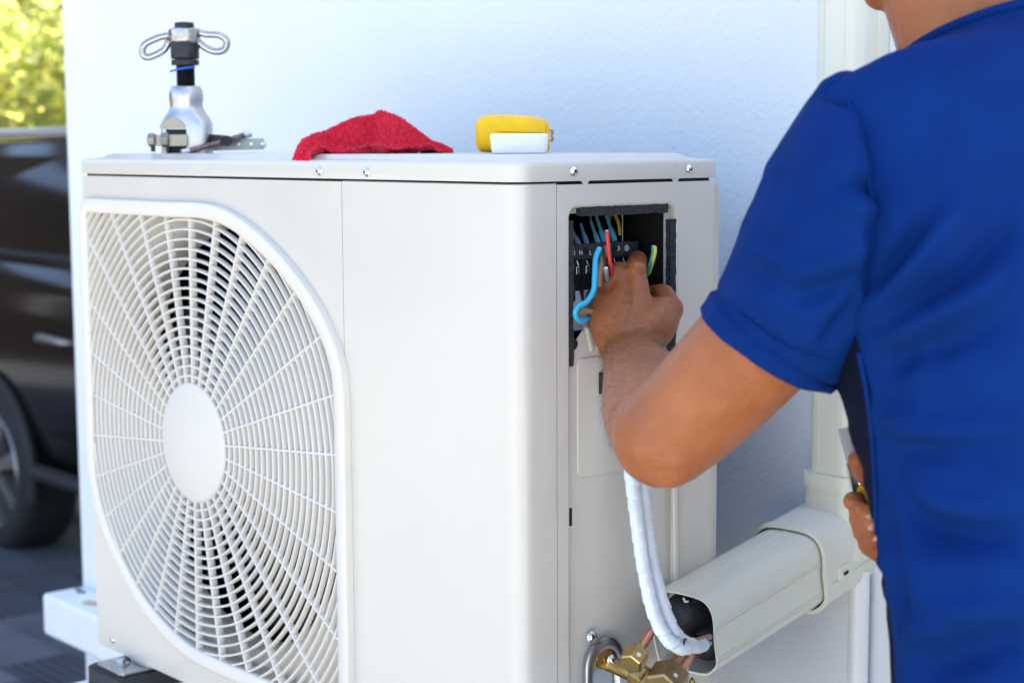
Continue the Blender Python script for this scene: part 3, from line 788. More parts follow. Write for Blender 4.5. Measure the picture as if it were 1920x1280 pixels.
# loose conductors in the window
def loose(name, label, pts, r_, m_, tip=True):
    o = wire(name, pts, r_, m_, None, 12, 8); tag(o, label, 'wire', 'loose conductors at the terminal strip')
    if tip:
        a_, b_ = Vector(pts[0]), Vector(pts[1]); d_ = (a_ - b_).normalized()
        MB().tube([a_ - d_ * .001, a_ + d_ * .0007], r_ * .82, 10).build('copper_tip', M_WHITEDOT, o)
    return o
loose('wire', 'thick blue wire with bare white tip looping beside the hand', [pix(1124, 466, 1.515), pix(1117, 485, 1.513), pix(1115, 520, 1.51), pix(1113, 545, 1.508), pix(1100, 566, 1.505), pix(1086, 573, 1.503), pix(1079, 586, 1.503), pix(1084, 599, 1.507), pix(1098, 600, 1.515), pix(1110, 590, 1.53)], .0026, M_CABLE_BLUE)
loose('wire', 'short red wire standing straight up above the knuckles', [pix(1138, 433, 1.518), pix(1140, 455, 1.518), pix(1142, 478, 1.520), pix(1145, 500, 1.525), pix(1148, 520, 1.54)], .0019, M_RED)
loose('wire', 'thin black wire leaning beside the red wire', [pix(1131, 466, 1.52), pix(1134, 485, 1.522), pix(1138, 500, 1.525), pix(1142, 520, 1.54)], .0016, M_WBLK, False)
loose('wire', 'brown wire half hidden between the blue and black wires', [pix(1139, 462, 1.535), pix(1132, 480, 1.53), pix(1126, 510, 1.525), pix(1124, 535, 1.53)], .0030, M_CABLE_BROWN, False)
loose('wire', 'brown wire loop under the blue loop at window edge', [pix(1112, 585, 1.52), pix(1096, 583, 1.513), pix(1084, 590, 1.51), pix(1083, 600, 1.512), pix(1098, 607, 1.52)], .0026, M_CABLE_BROWN, False)
loose('wire', 'grey wire end poking out over the middle knuckle', [pix(1136, 503, 1.519), pix(1137, 515, 1.523), pix(1140, 530, 1.54)], .0022, M_WGREY)
gw = loose('wire', 'green and yellow striped earth wire beside the index finger', [pix(1226, 462, 1.55), pix(1225, 476, 1.55), pix(1220, 495, 1.552), pix(1213, 515, 1.56)], .0023, M_GRN)
MB().tube(spline([pix(1229, 462.5, 1.5485), pix(1228, 476, 1.5485), pix(1223.5, 493, 1.5505), pix(1217, 512, 1.558)], 6), .0014, 8).build('yellow_stripe', mat('stripe_yellow', (.75, .55, .02), .4), gw)

# rubber foot, wall bracket, bolt
zf = Z0 - H - .007
A = onz(160, 1243, zf); B = onz(205, 1271, zf); E_ = onz(296, 1254, zf)
fx0, fx1 = A.x + .004, max(B.x, E_.x) + .006; fyf = min(A.y, B.y); 
pad = MB().prism(rrect(fx0, fyf, fx1, .060, (.020, .012, .003, .003), 6), (0, 0, zf - .020), (1, 0, 0), (0, 1, 0), (0, 0, .020)).build('rubber_pad', M_RUBBER, smooth=30, bevel=.002)
tag(pad, 'black ribbed rubber pad under the front left foot of the unit', 'rubber pad')
for k in range(10):
    y = fyf + .006 + k * .007
    MB().bounds((fx0 + .016, y, zf), (fx1 - .002, y + .003, zf + .0009)).build('rib', M_RUBBER, pad, smooth=0)
ft = MB().prism(rrect(fx0 + .010, fyf + .010, fx1 - .006, .03, (.012, .008, .002, .002), 5), (0, 0, zf + .0012), (1, 0, 0), (0, 1, 0), (0, 0, .0026)).build('mounting_foot', M_STEEL, ac, smooth=0, bevel=.0008)
MB().bounds((fx0 + .03, .0015, zf + .0036), (fx1 - .008, .004, zf + .012)).build('foot_flange', M_UNIT, ac, smooth=0)
bc = Vector(((fx0 + fx1) / 2 - .002, fyf + .030, zf + .004))
MB().lathe([(.011, 0), (.011, .0016), (.004, .0018)], 24, Matrix.Translation(bc)).build('washer', M_STEEL, ac)
rg = [[bc + Vector((.0068 * s_ * math.cos(R(60 * k)), .0068 * s_ * math.sin(R(60 * k)), z)) for k in range(6)] for s_, z in ((1, .0016), (1, .0066), (.85, .0076))]
MB().loft(rg).build('bolt_head', M_STEEL, ac, smooth=0)
br = thing('wall_bracket', 'white steel wall bracket arm carrying the left feet of the unit', 'bracket', ((fx0 + fx1) / 2, YW, zf - .04), 'brackets under the unit')
MB().bounds((fx0 - .004, fyf - .050, zf - .0235), (fx1 + .002, YW - .0006, zf - .0205)).build('arm_plate', M_PVC, br, smooth=0, bevel=.0008)
MB().bounds((fx0 + .010, fyf - .050, zf - .062), (fx0 + .013, YW - .0006, zf - .0240)).build('arm_web', M_PVC, br, smooth=0, bevel=.0008)
MB().bounds((fx0 - .004, YW - .006, zf - .34), (fx1 + .002, YW - .0012, zf - .0240)).build('back_plate', M_PVC, br, smooth=0, bevel=.0008)
br2 = thing('wall_bracket', 'white steel wall bracket arm under the valve end of the unit', 'bracket', (W - .12, YW, zf - .04), 'brackets under the unit')
for o in list(br.children):
    c = o.copy(); COL.objects.link(c); c.parent = br2
    c.matrix_parent_inverse = Matrix.Translation(-br2.location); c.location = Vector((W - .16 - fx0, 0, 0))
pl2 = pad.copy(); COL.objects.link(pl2); pl2.location = Vector((W - .16 - fx0, 0, 0)); pl2['label'] = 'black rubber pad under the front right foot of the unit'
kn = onz(321, 1285, zf + .004)
MB().lathe([(.0075, -.02), (.0075, -.002), (.0068, .002), (.0045, .0052), (.001, .0065)], 20, Matrix.Translation(ony(321, 1279, .06))).build('drain_cap', M_PVC, ac)
# ------------------------------------------------------------------ things on the lid
CR = Vector((_r.x, _r.y, 0)).normalized(); CT = Vector((-_f.x, -_f.y, 0)).normalized()       # right and towards the viewer, level
def frame(o): return lambda a, b, z: o + CR * a + CT * b + Vector((0, 0, z))
to = ony(352, 284, .085); to.z = ZL
ft_ = thing('flaring_tool', 'silver and black pipe flaring tool with looped handle standing on the lid', 'tool', to)
k1 = .00061 / 4.74 * (to - CAM).dot(_f) / 1.94
T = lambda u, v, b=0: frame(to)((u - 395) * k1, b, (1205 - v) * k1)
TM = Matrix.Translation(to)
def tl(prof, n=36): return MB().lathe([(r_ * k1, (1205 - v) * k1) for r_, v in prof], n, TM)
def superring(hw_, hd_, ex, v, n=40):
    out = []
    for j in range(n):
        a_ = 2 * PI * j / n; c, s_ = math.cos(a_), math.sin(a_)
        out.append(frame(to)(hw_ * k1 * math.copysign(abs(c) ** (2 / ex), c), hd_ * k1 * math.copysign(abs(s_) ** (2 / ex), s_), (1205 - v) * k1))
    return out
MB().loft([superring(*q) for q in ((214, 165, 5, 1204), (214, 165, 5, 1100), (214, 165, 5, 960), (211, 160, 4, 930), (197, 158, 3, 895), (170, 150, 2.4, 855), (150, 142, 2, 815), (143, 143, 2, 785), (149, 149, 2, 735), (150, 150, 2, 700), (143, 143, 2, 655), (131, 131, 2, 628), (122, 122, 2, 617), (86, 86, 2, 616))]).build('yoke', M_ALU, ft_, smooth=50)
th = [(82, 640)]
v = 612
while v > 440:
    th += [(83, v), (77, v - 4)]; v -= 8
MB().lathe([(r_ * k1, (1205 - v) * k1) for r_, v in th + [(80, 432)]], 32, TM).build('screw_stem', M_BLACKMETAL, ft_, smooth=30)
tl([(112, 436), (121, 432), (122, 400), (118, 388), (80, 386), (80, 380), (116, 380), (124, 372), (126, 250), (120, 234)]).build('collar', M_BLACKMETAL, ft_, smooth=30)
hubm = mat('chrome_cast', (.40, .385, .365), .16, metal=1, bump=((160, .35, .0016),))
tl([(126, 240), (138, 228), (141, 180), (138, 128), (120, 114), (84, 112)]).build('handle_hub', hubm, ft_, smooth=40)
tl([(84, 114), (86, 108), (86, 74), (80, 64), (40, 58)]).build('stem_cap', M_BLACKMETAL, ft_, smooth=35)
for pts in ([(245, 175), (160, 195), (60, 240), (22, 285), (28, 345), (75, 362), (150, 335), (215, 295), (250, 235)], [(505, 140), (580, 165), (690, 172), (752, 205), (766, 255), (735, 305), (660, 316), (580, 285), (520, 240)]):
    MB().tube(spline([T(a_, b_) for a_, b_ in pts], 6), 31 * k1, 12, ends=True).build('handle_loop', hubm, ft_, smooth=60)
MB().tube([T(284, 492, .016), T(340, 480, .020), T(395, 468, .0205), T(450, 460, .018), T(494, 453, .013)], 8 * k1 * 1.1, 8).build('blue_band', mat('band_blue', (.01, .10, .52), .4), ft_)
BR2 = mat('nickel_warm', (.27, .25, .215), .34, metal=1)
ar = [(-112, 0), (112, 0), (112, 25), (60, 75), (0, 100), (-60, 75), (-112, 25)]
MB().prism([(p_[0] * k1, p_[1] * k1) for p_ in ar], T(300, 985, 162 * k1), CR, (0, 0, 1), CT * (10 * k1)).build('front_boss', BR2, ft_, smooth=0, bevel=.0008)
MB().prism(rrect(-90 * k1, -105 * k1, 90 * k1, 105 * k1, 8 * k1, 3), T(330, 1100, 160 * k1), CR, (0, 0, 1), CT * (6 * k1)).build('jaw_slot', M_DARK, ft_, smooth=0)
jm = CT * .7 + CR * -.7
for (u_, r_, l_) in ((118, 62, 70), (235, 66, 74)):
    hexnut(T(u_ + 4, 1088, 195 * k1), CR, r_ * k1, l_ * k1, BR2, ft_, 'jaw_nut', False)
MB().prism(rrect(-240 * k1, -50 * k1, 82 * k1, 50 * k1, 10 * k1, 3), T(348, 1092, 168 * k1), CR, (0, 0, 1), CT * (40 * k1)).build('jaw_bar', BR2, ft_, smooth=0, bevel=.0008)
for u_ in (128, 258): MB().tube([T(u_, 1140, 190 * k1), T(u_, 1190, 190 * k1)], 20 * k1, 12).build('stud', M_BLACKMETAL, ft_)
MB().tube([T(560, 1085, 30 * k1), T(620, 1082, 60 * k1)], 34 * k1, 16).build('clamp_sleeve', M_ALU, ft_)
MB().tube([T(590, 1085, 50 * k1), T(700, 1092, 90 * k1), T(760, 1098, 150 * k1), T(775, 1100, 190 * k1)], 48 * k1, 18).build('clamp_head', M_BLACKMETAL, ft_, smooth=40)
M_RUST = mat('worn_steel', (.24, .17, .16), .45, metal=.8, var=.5, vscale=120)
MB().tube([T(430, 1196, 320 * k1), T(660, 1128, 190 * k1), T(905, 1052, 60 * k1)], 25 * k1, 14).build('clamp_bar', M_RUST, ft_)
for (a_, b_, d_) in ((412, 1198, 330), (912, 1050, 55)):
    MB().tube([T(a_ - 8, b_ + 3, (d_ + 8) * k1), T(a_ + 50, b_ - 14, (d_ - 26) * k1)], 31 * k1, 14).build('bar_end', M_STEEL, ft_)
MB().prism([(0, -48 * k1), (455 * k1, -38 * k1), (470 * k1, 20 * k1), (455 * k1, 60 * k1), (0, 52 * k1)], T(610, 1138, -60 * k1), CR, (0, 0, 1), CT * (18 * k1)).build('die_bar', mat('die_steel', (.30, .305, .30), .36, metal=1), ft_, smooth=0, bevel=.0008)
MB().tube([T(1050, 1130, -20 * k1), T(1088, 1130, -10 * k1)], 22 * k1, 12).build('die_pin', M_CHROME, ft_)
for u_ in (840, 955): MB().lathe([(14 * k1, 0), (13 * k1, .0004), (5 * k1, .0006)], 14, Matrix.Translation(T(u_, 1128, -42 * k1)) @ CT.to_track_quat('Z', 'Y').to_matrix().to_4x4()).build('rivet', M_CHROME, ft_)

# red terry cloth
M_RED_T = mat('terry_red', (.85, .014, .05), .9, bump=((900, 1.0, .002),), var=.3, vscale=220, sheen=.05)
M_RED_P = mat('terry_pile', (.90, .02, .07), .9, var=.25, vscale=150)
co = ony(705, 287, .095); co.z = ZL
Fc = frame(co)
kc = (co - CAM).dot(_f) / FPX
top = [(-146, 10), (-138, 24), (-120, 33), (-95, 42), (-62, 56), (-35, 66), (-12, 70), (6, 82), (16, 79), (30, 72), (58, 52), (82, 34), (104, 22), (122, 16), (130, 11), (141, 4)]
def topz(a_):
    if a_ <= top[0][0]: return top[0][1]
    for (x0_, z0_), (x1_, z1_) in zip(top, top[1:]):
        if a_ <= x1_: t = (a_ - x0_) / (x1_ - x0_); return lerp(z0_, z1_, t)
    return top[-1][1]
NU, NV = 170, 110
P = np.zeros((NV + 1, NU + 1, 3))
for i in range(NV + 1):
    t = i / NV                                    # 0 near edge .. 1 far edge
    for j in range(NU + 1):
        s_ = j / NU; a_ = -146 + 287 * s_
        near = (.045 + .012 * math.sin(s_ * 9 + 1) + .012 * math.sin(s_ * 23)) * (1 - .35 * s_)
        if s_ < .25: near += .016 * (1 - s_ / .25)
        far = -.055 + .012 * math.sin(s_ * 7)
        b_ = lerp(near, far, t)
        ridge = math.exp(-((t - (.62 + .10 * math.sin(s_ * 5))) / .26) ** 2)
        fold = .0045 * math.sin(s_ * 21 + t * 9) * math.exp(-((t - .35) / .3) ** 2) + .0032 * math.sin(s_ * 11 - t * 14 + 1)
        lip = .010 * math.exp(-(t / .10) ** 2) * (.4 + .6 * math.sin(s_ * 8.5 + .6) ** 2)
        h = topz(a_) * kc * ridge * 1.02
        nz = noise.noise(Vector((a_ * .035, t * 5, 3))) * .004; fold *= 1 - .75 * ridge; nz *= 1 - .6 * ridge
        env = min(1, 6 * s_ * 1, 8 * (1 - s_))
        z = max(h + (fold + nz) * env * (1 if t > .05 else .5) + lip * env, .0022)
        z += .0017 * noise.noise(Vector((a_ * .24, t * 42, 1)))
        p_ = Fc(a_ * kc * 1.0, b_, z)
        if p_.y < .022:                           # drape towards and over the lid's edge
            dz = (.022 - p_.y); p_.z -= min(dz * .40, .0065)
            if p_.y < .004: p_.z -= min((.004 - p_.y) * .25, .004); p_.y = .004 - (.004 - p_.y) * .12
        P[i, j] = p_
vv = [Vector(P[i, j]) for i in range(NV + 1) for j in range(NU + 1)]
ff = [(i * (NU + 1) + j, i * (NU + 1) + j + 1, (i + 1) * (NU + 1) + j + 1, (i + 1) * (NU + 1) + j) for i in range(NV) for j in range(NU)]
cloth = MB().add(vv, ff).build('cloth', M_RED_T, smooth=180)
tag(cloth, 'crumpled red terry cloth heaped on the lid', 'cloth')
sol = cloth.modifiers.new('thickness', 'SOLIDIFY'); sol.thickness = .0022; sol.offset = -1
pile = MB()
cm = cloth.data; nf = len(cm.polygons)
for k in range(26000):
    f = cm.polygons[rnd.randrange(nf)]; c = f.center; n_ = f.normal
    if n_.dot(CAM - c) < -.3 * (CAM - c).length: continue
    d_ = (n_ + Vector((rnd.uniform(-.8, .8), rnd.uniform(-.8, .8), rnd.uniform(-.8, .8)))).normalized()
    t_ = d_.orthogonal().normalized(); t_.rotate(Matrix.Rotation(rnd.uniform(0, 6), 3, d_))
    b_ = c + Vector((rnd.uniform(-1, 1), rnd.uniform(-1, 1), rnd.uniform(-1, 1))) * .0006
    l_ = rnd.uniform(.0014, .0032); w_ = .00036
    pile.add([b_ - t_ * w_, b_ + t_ * w_, b_ + d_ * l_ + t_ * w_ * .5], [(0, 1, 2)])
pile.build('pile', M_RED_P, cloth, smooth=0, recalc=False, kind='stuff')
# lint flecks
lint = mat('lint', (.8, .75, .72), .9)

# yellow tape measure and white box
M_TAPEY = mat('tape_yellow', (.95, .55, .001), .38, spec=.3, bump=((60, .15, .001),), var2=(.85, .47, .006), vscale=35)
tmo = ony(962, 284, .165); kt = (tmo - CAM).dot(_f) / FPX
tmo.z = ZL
Ft = frame(tmo)
tm = thing('tape_measure', 'yellow plastic tape measure lying behind the small white box', 'tape measure', tmo)
def tsec(a_, zlo, zhi, dep, ex=3.2, n=36):
    out = []
    for j in range(n):
        th_ = 2 * PI * j / n; c, s_ = math.cos(th_), math.sin(th_)
        z = (zlo + zhi) / 2 + (zhi - zlo) / 2 * math.copysign(abs(s_) ** (2 / ex), s_)
        out.append(Ft(a_ * kt, dep * math.copysign(abs(c) ** (2 / ex), c), z * kt))
    return out
prof = [(-70, 26, 52), (-68, 20, 59), (-66.5, 17, 62), (-65, 16, 63), (-62.5, 13, 66), (-61, 12.5, 66), (-58, 11.5, 69), (-50, 11, 71), (-30, 10.5, 71.5), (-2, 10, 71), (-1, 10.6, 70.4), (1, 10.6, 70.4), (2, 10, 71), (30, 10, 68.5), (43, 10, 67.5), (44, 11, 66), (48, 10, 66.5), (49, 11, 65), (53, 10, 65), (54, 11, 63.5), (58, 10, 63), (59, 11.5, 61), (63, 10, 60), (66, 12, 56), (68, 16, 50)]
prof = [(a_, lo - 9.5, hi) for a_, lo, hi in prof]
deps = [.012 if i == 0 else .026 if i < 3 else .030 if i < 22 else .022 for i in range(len(prof))]
MB().loft([tsec(a_, lo, hi, dd) for (a_, lo, hi), dd in zip(prof, deps)]).build('case', M_TAPEY, tm, smooth=35)
MB().tube([Ft(-70.5 * kt, .006, 40 * kt), Ft(-60 * kt, .0275, 40 * kt), Ft(-20 * kt, .0302, 39 * kt), Ft(40 * kt, .0302, 37 * kt), Ft(60 * kt, .0295, 36 * kt)], .0004, 6).build('case_seam', mat('seam_ochre', (.35, .24, .02), .6), tm)
M_HOOK = mat('hook_tan', (.30, .22, .12), .4, metal=.7)
MB().prism([(0, 0), (6, 0), (8, 3), (8, 8), (5, 11), (8, 14), (8, 20), (5, 23), (0, 23), (0, 19), (3, 18), (3, 5), (0, 4)], Ft(68 * kt, .004, 20 * kt), CR * kt, Vector((0, 0, kt)), CT * .012).build('hook', M_HOOK, tm, smooth=0)
M_BOXW = mat('box_white', (.82, .83, .83), .45)
bo = ony(973, 285.5, .085); kb = (bo - CAM).dot(_f) / FPX; bo.z = ZL
Fb = frame(bo)
pr_ = rrect(-54 * kb, -.022, 55 * kb, .022, .006, 5)
def bx_ring(ins, z): return [Fb(p_[0], p_[1], z) for p_ in inset(pr_, ins)]
hb = 37 * kb
bx = MB().loft([bx_ring(.0035, 0.0002), bx_ring(.002, .0008), bx_ring(.0012, .004), bx_ring(0, hb - .003), bx_ring(.0004, hb - .0012), bx_ring(.0016, hb)]).build('plastic_box', M_BOXW, smooth=30)
tag(bx, 'small plain white plastic box in front of the tape measure', 'box')
# ------------------------------------------------------------------ black car in the carport
M_CARP = mat('car_black', (.004, .0035, .0035), .12, spec=.3)
M_CARG = mat('car_glass', (.012, .011, .010), .06)
M_TYRE = mat('tyre', (.016, .017, .020), .75, bump=((60, .3, .004),))
M_RIM = mat('rim_alloy', (.40, .38, .37), .3, metal=.9)
M_TRIM = mat('car_trim_chrome', (.75, .75, .75), .22, metal=1)
M_CARD = mat('car_black_plastic', (.014, .014, .015), .6)
M_LAMP = mat('car_lamp', (.45, .03, .03), .15)
wc = pix(-46, 884, 5.95)                            # hub of the near rear wheel
CY = wc.y + .06                                   # near flank
car = thing('car', 'black car parked in the carport left of the wall', 'car', (wc.x + 1.2, CY + .85, 0))
cw = 1.70
# side outline in x (from the rear wheel) and z; roof 1.50
def car_body():
    st = [  # x, bottom, belt, half-width at belt, tumblehome
        (-1.02, .45, .86, .66), (-.96, .32, 1.00, .76), (-.70, .28, 1.06, .82), (-.2, .26, 1.06, .85), (.6, .24, 1.05, .855), (1.4, .24, 1.03, .855), (2.1, .25, .98, .84), (2.7, .28, .88, .80), (3.05, .32, .74, .70), (3.15, .40, .60, .60)]
    rings = []
    P3 = [Vector(s) for s in [(a_, b_, c_) for a_, b_, c_, d_ in st]]
    for (x, zb_, zt2, hw_) in st:
        ring = []
        for (fx, fz) in ((-.86, 0), (-.97, .10), (-1.0, .35), (-1.0, .62), (-.985, .86), (-.95, 1.0), (-.5, 1.03), (0, 1.035), (.5, 1.03), (.95, 1.0), (.985, .86), (1.0, .62), (1.0, .35), (.97, .10), (.86, 0), (0, -.01)):
            ring.append(Vector((wc.x + x, CY + .855 + fx * hw_, zb_ + fz * (zt2 - zb_))))
        rings.append(ring)
    return MB().loft(rings)
body = car_body().build('body', M_CARP, car, smooth=40)
sub = body.modifiers.new('sub', 'SUBSURF'); sub.levels = 1; sub.render_levels = 1
gh = [(-1.0, .99, .62, 1.0), (-.96, 1.24, .64, 1.22), (-.88, 1.42, .62, 1.40), (-.60, 1.475, .62, 1.46), (.6, 1.49, .63, 1.475), (1.15, 1.46, .62, 1.44), (1.55, 1.30, .62, 1.28), (2.05, .95, .60, .94)]
rings = []
for (x, zt2, hw_, ze) in gh:
    zb_ = .90
    rings.append([Vector((wc.x + x, CY + .855 + fx * 1, z)) for fx, z in ((-.80, zb_), (-lerp(.80, hw_, .5), lerp(zb_, ze, .55)), (-hw_, ze - .03), (-hw_ + .06, ze), (0, zt2 + .005), (hw_ - .06, ze), (hw_, ze - .03), (lerp(.80, hw_, .5), lerp(zb_, ze, .55)), (.80, zb_))])
cabin = MB().loft(rings).build('cabin', M_CARP, car, smooth=50)
# side windows set just proud of the cabin
def cab_y(z, side, off): 
    t = (z - .90) / (1.42 - .90); y = lerp(.80, .625, min(max(t, 0), 1)) + off
    return CY + .855 + side * y
for side in (-1, 1):
    for (x0_, x1_, x2_, x3_) in ((-.90, -.36, -.36, -.84), (-.30, .46, .46, -.30), (.52, 1.70, 1.14, .52)):
        q = [(x0_, 1.085), (x1_, 1.085), (x2_, 1.395), (x3_, 1.395)]
        wdw = MB()
        a_ = [Vector((wc.x + x, cab_y(z, side, .012), z)) for x, z in q]; b_ = [p - Vector((0, side * .02, 0)) for p in a_]
        wdw.add(a_ + b_, [(0, 1, 2, 3), (7, 6, 5, 4), (0, 4, 5, 1), (1, 5, 6, 2), (2, 6, 7, 3), (3, 7, 4, 0)])
        w_ = wdw.build('window', M_CARG, car, smooth=0)
    MB().tube([(wc.x - .92, cab_y(1.06, side, .016), 1.062), (wc.x + 1.75, cab_y(1.05, side, .016), 1.05)], .012, 8).build('belt_trim', M_TRIM if side > 0 else M_CARD, car)
    # bright roof rail
    rz = pix(60, 248, 5.5).z
    MB().tube(spline([(wc.x - .92, CY + .855 + side * .60, rz - .03), (wc.x - .8, CY + .855 + side * .60, rz - .003), (wc.x - .2, CY + .855 + side * .60, rz), (wc.x + .5, CY + .855 + side * .60, rz + .004), (wc.x + 1.1, CY + .855 + side * .60, rz - .01), (wc.x + 1.5, CY + .855 + side * .60, 1.32)], 6), .020, 10).build('roof_rail', M_TRIM, car, smooth=60)
    xh = ony(95, 648, CY - .018).x - wc.x
    for xx in (xh, xh + 1.08):
        hz = pix(95, 640, 5.5).z
        yh = CY + .855 + side * (.855 + .018)
        h_ = MB().tube(spline([(wc.x + xx - .10, yh - side * .03, hz), (wc.x + xx - .085, yh, hz + .003), (wc.x + xx, yh + side * .006, hz + .004), (wc.x + xx + .085, yh, hz + .001), (wc.x + xx + .10, yh - side * .03, hz - .002)], 5), .0165, 10).build('door_handle', mat('handle_dim', (.30, .28, .25), .35, metal=1), car, smooth=60)
    MB().tube([(wc.x + .36, CY + .855 + side * .858, .34), (wc.x + 2.1, CY + .855 + side * .852, .34)], .03, 8).build('sill', M_CARD, car)
    for xx in (0, 2.42):
        tr_ = .302; yy = CY + .855 + side * (.855 + .0)
        wm = Matrix.Translation((wc.x + xx, yy - side * .10, tr_)) @ Matrix.Rotation(-side * PI / 2 if side < 0 else -PI / 2, 4, 'X')
        if side < 0: wm = Matrix.Translation((wc.x + xx, yy + .10, tr_)) @ Matrix.Rotation(PI / 2, 4, 'X')
        wh = thing('wheel', '', '', (wc.x + xx, yy, tr_)); 
        for k_ in ('label', 'category'): del wh[k_]
        wh.parent = car; wh.matrix_parent_inverse = parent_inv(car)
        ty = MB().lathe([(.205, -.09), (.255, -.10), (.290, -.085), (.302, -.05), (.302, .06), (.296, .085), (.275, .108), (.245, .112), (.216, .104), (.214, .09), (.20, .02)], 56, wm).build('tyre', M_TYRE, None, smooth=50)
        rm = MB().lathe([(.212, -.02), (.214, .098), (.208, .106), (.200, .098), (.196, .04), (.05, .02)], 56, wm)
        sp_ = MB()
        for k in range(7):
            a_ = 2 * PI * k / 7 + .3
            c, s_ = math.cos(a_), math.sin(a_)
            def Q(r_, o_, z): return wm @ Vector((r_ * c - o_ * s_, r_ * s_ + o_ * c, z))
            rgs = []
            for (r_, o_, z1_, z0_) in ((.03, .022, .092, .05), (.08, .026, .098, .05), (.14, .030, .098, .05), (.203, .040, .100, .05)):
                rgs.append([Q(r_, -o_, z0_), Q(r_, -o_ * .8, z1_), Q(r_, o_ * .8, z1_), Q(r_, o_, z0_)])
            sp_.loft(rgs)
        rim = rm.build('rim', M_RIM, None, smooth=40)
        for o in (ty, rim): o.parent = wh; o.matrix_parent_inverse = Matrix.Translation(-Vector((wc.x + xx, yy, tr_)))
        s2 = sp_.lathe([(.045, .07), (.045, .102), (.03, .106), (.001, .107)], 24, wm).build('rim_spokes', M_RIM, None, smooth=30)
        s2.parent = wh; s2.matrix_parent_inverse = Matrix.Translation(-Vector((wc.x + xx, yy, tr_)))
        MB().tube([(wc.x + xx + .335 * math.cos(R(a_)), CY + .855 + side * .856, tr_ + .335 * math.sin(R(a_))) for a_ in range(-12, 193, 8)], .022, 8).build('wheel_arch', M_CARD, car, smooth=60)
        MB().lathe([(.33, 0), (.33, .02), (.30, .03)], 40, wm @ Matrix.Translation((0, 0, .07))).build('wheel_well', M_CARD, car, smooth=40) if False else None
for side in (-1, 1):
    MB().box((wc.x - .92, CY + .855 + side * .66, .90), (.14, .16, .14)).build('tail_lamp', M_LAMP, car, smooth=0, bevel=.03, seg=3)
    MB().box((wc.x + 3.0, CY + .855 + side * .56, .66), (.20, .22, .10)).build('headlight', M_TRIM, car, smooth=0, bevel=.03, seg=3)
    m_ = MB().box((wc.x + 1.72, CY + .855 + side * .93, 1.02), (.10, .18, .11)).build('side_mirror', M_CARP, car, smooth=0, bevel=.03, seg=3)

# ------------------------------------------------------------------ sunlit trees behind the carport
def leafmat(name, c1, c2, tr):
    m = bpy.data.materials.new(name); m.use_nodes = True; nt = m.node_tree
    b = nt.nodes['Principled BSDF']; out = nt.nodes['Material Output']
    oi = nt.nodes.new('ShaderNodeTexCoord'); nz = nt.nodes.new('ShaderNodeTexNoise'); nz.inputs['Scale'].default_value = 3.5; nz.inputs['Detail'].default_value = 5
    nt.links.new(oi.outputs['Object'], nz.inputs['Vector'])
    mx = nt.nodes.new('ShaderNodeMix'); mx.data_type = 'RGBA'; mx.inputs[6].default_value = (*c1, 1); mx.inputs[7].default_value = (*c2, 1)
    rp = nt.nodes.new('ShaderNodeMapRange'); rp.inputs[1].default_value = .35; rp.inputs[2].default_value = .65
    nt.links.new(nz.outputs['Fac'], rp.inputs[0]); nt.links.new(rp.outputs[0], mx.inputs[0]); nt.links.new(mx.outputs[2], b.inputs['Base Color'])
    b.inputs['Roughness'].default_value = .45
    t = nt.nodes.new('ShaderNodeBsdfTranslucent'); t.inputs['Color'].default_value = (*tr, 1)
    ms = nt.nodes.new('ShaderNodeMixShader'); ms.inputs[0].default_value = .62
    nt.links.new(b.outputs[0], ms.inputs[1]); nt.links.new(t.outputs[0], ms.inputs[2]); nt.links.new(ms.outputs[0], out.inputs['Surface'])
    return m
L_GREEN = leafmat('leaf_green', (.10, .13, .04), (.15, .16, .05), (.70, .76, .22))
L_YELL = leafmat('leaf_yellow_green', (.12, .12, .02), (.10, .13, .02), (.90, .84, .26))
L_PEACH = leafmat('leaf_peach', (.20, .12, .06), (.22, .15, .06), (.95, .76, .52))
M_BARK = mat('bark', (.14, .10, .07), .9, bump=((40, .8, .02),), var=.4, vscale=10)
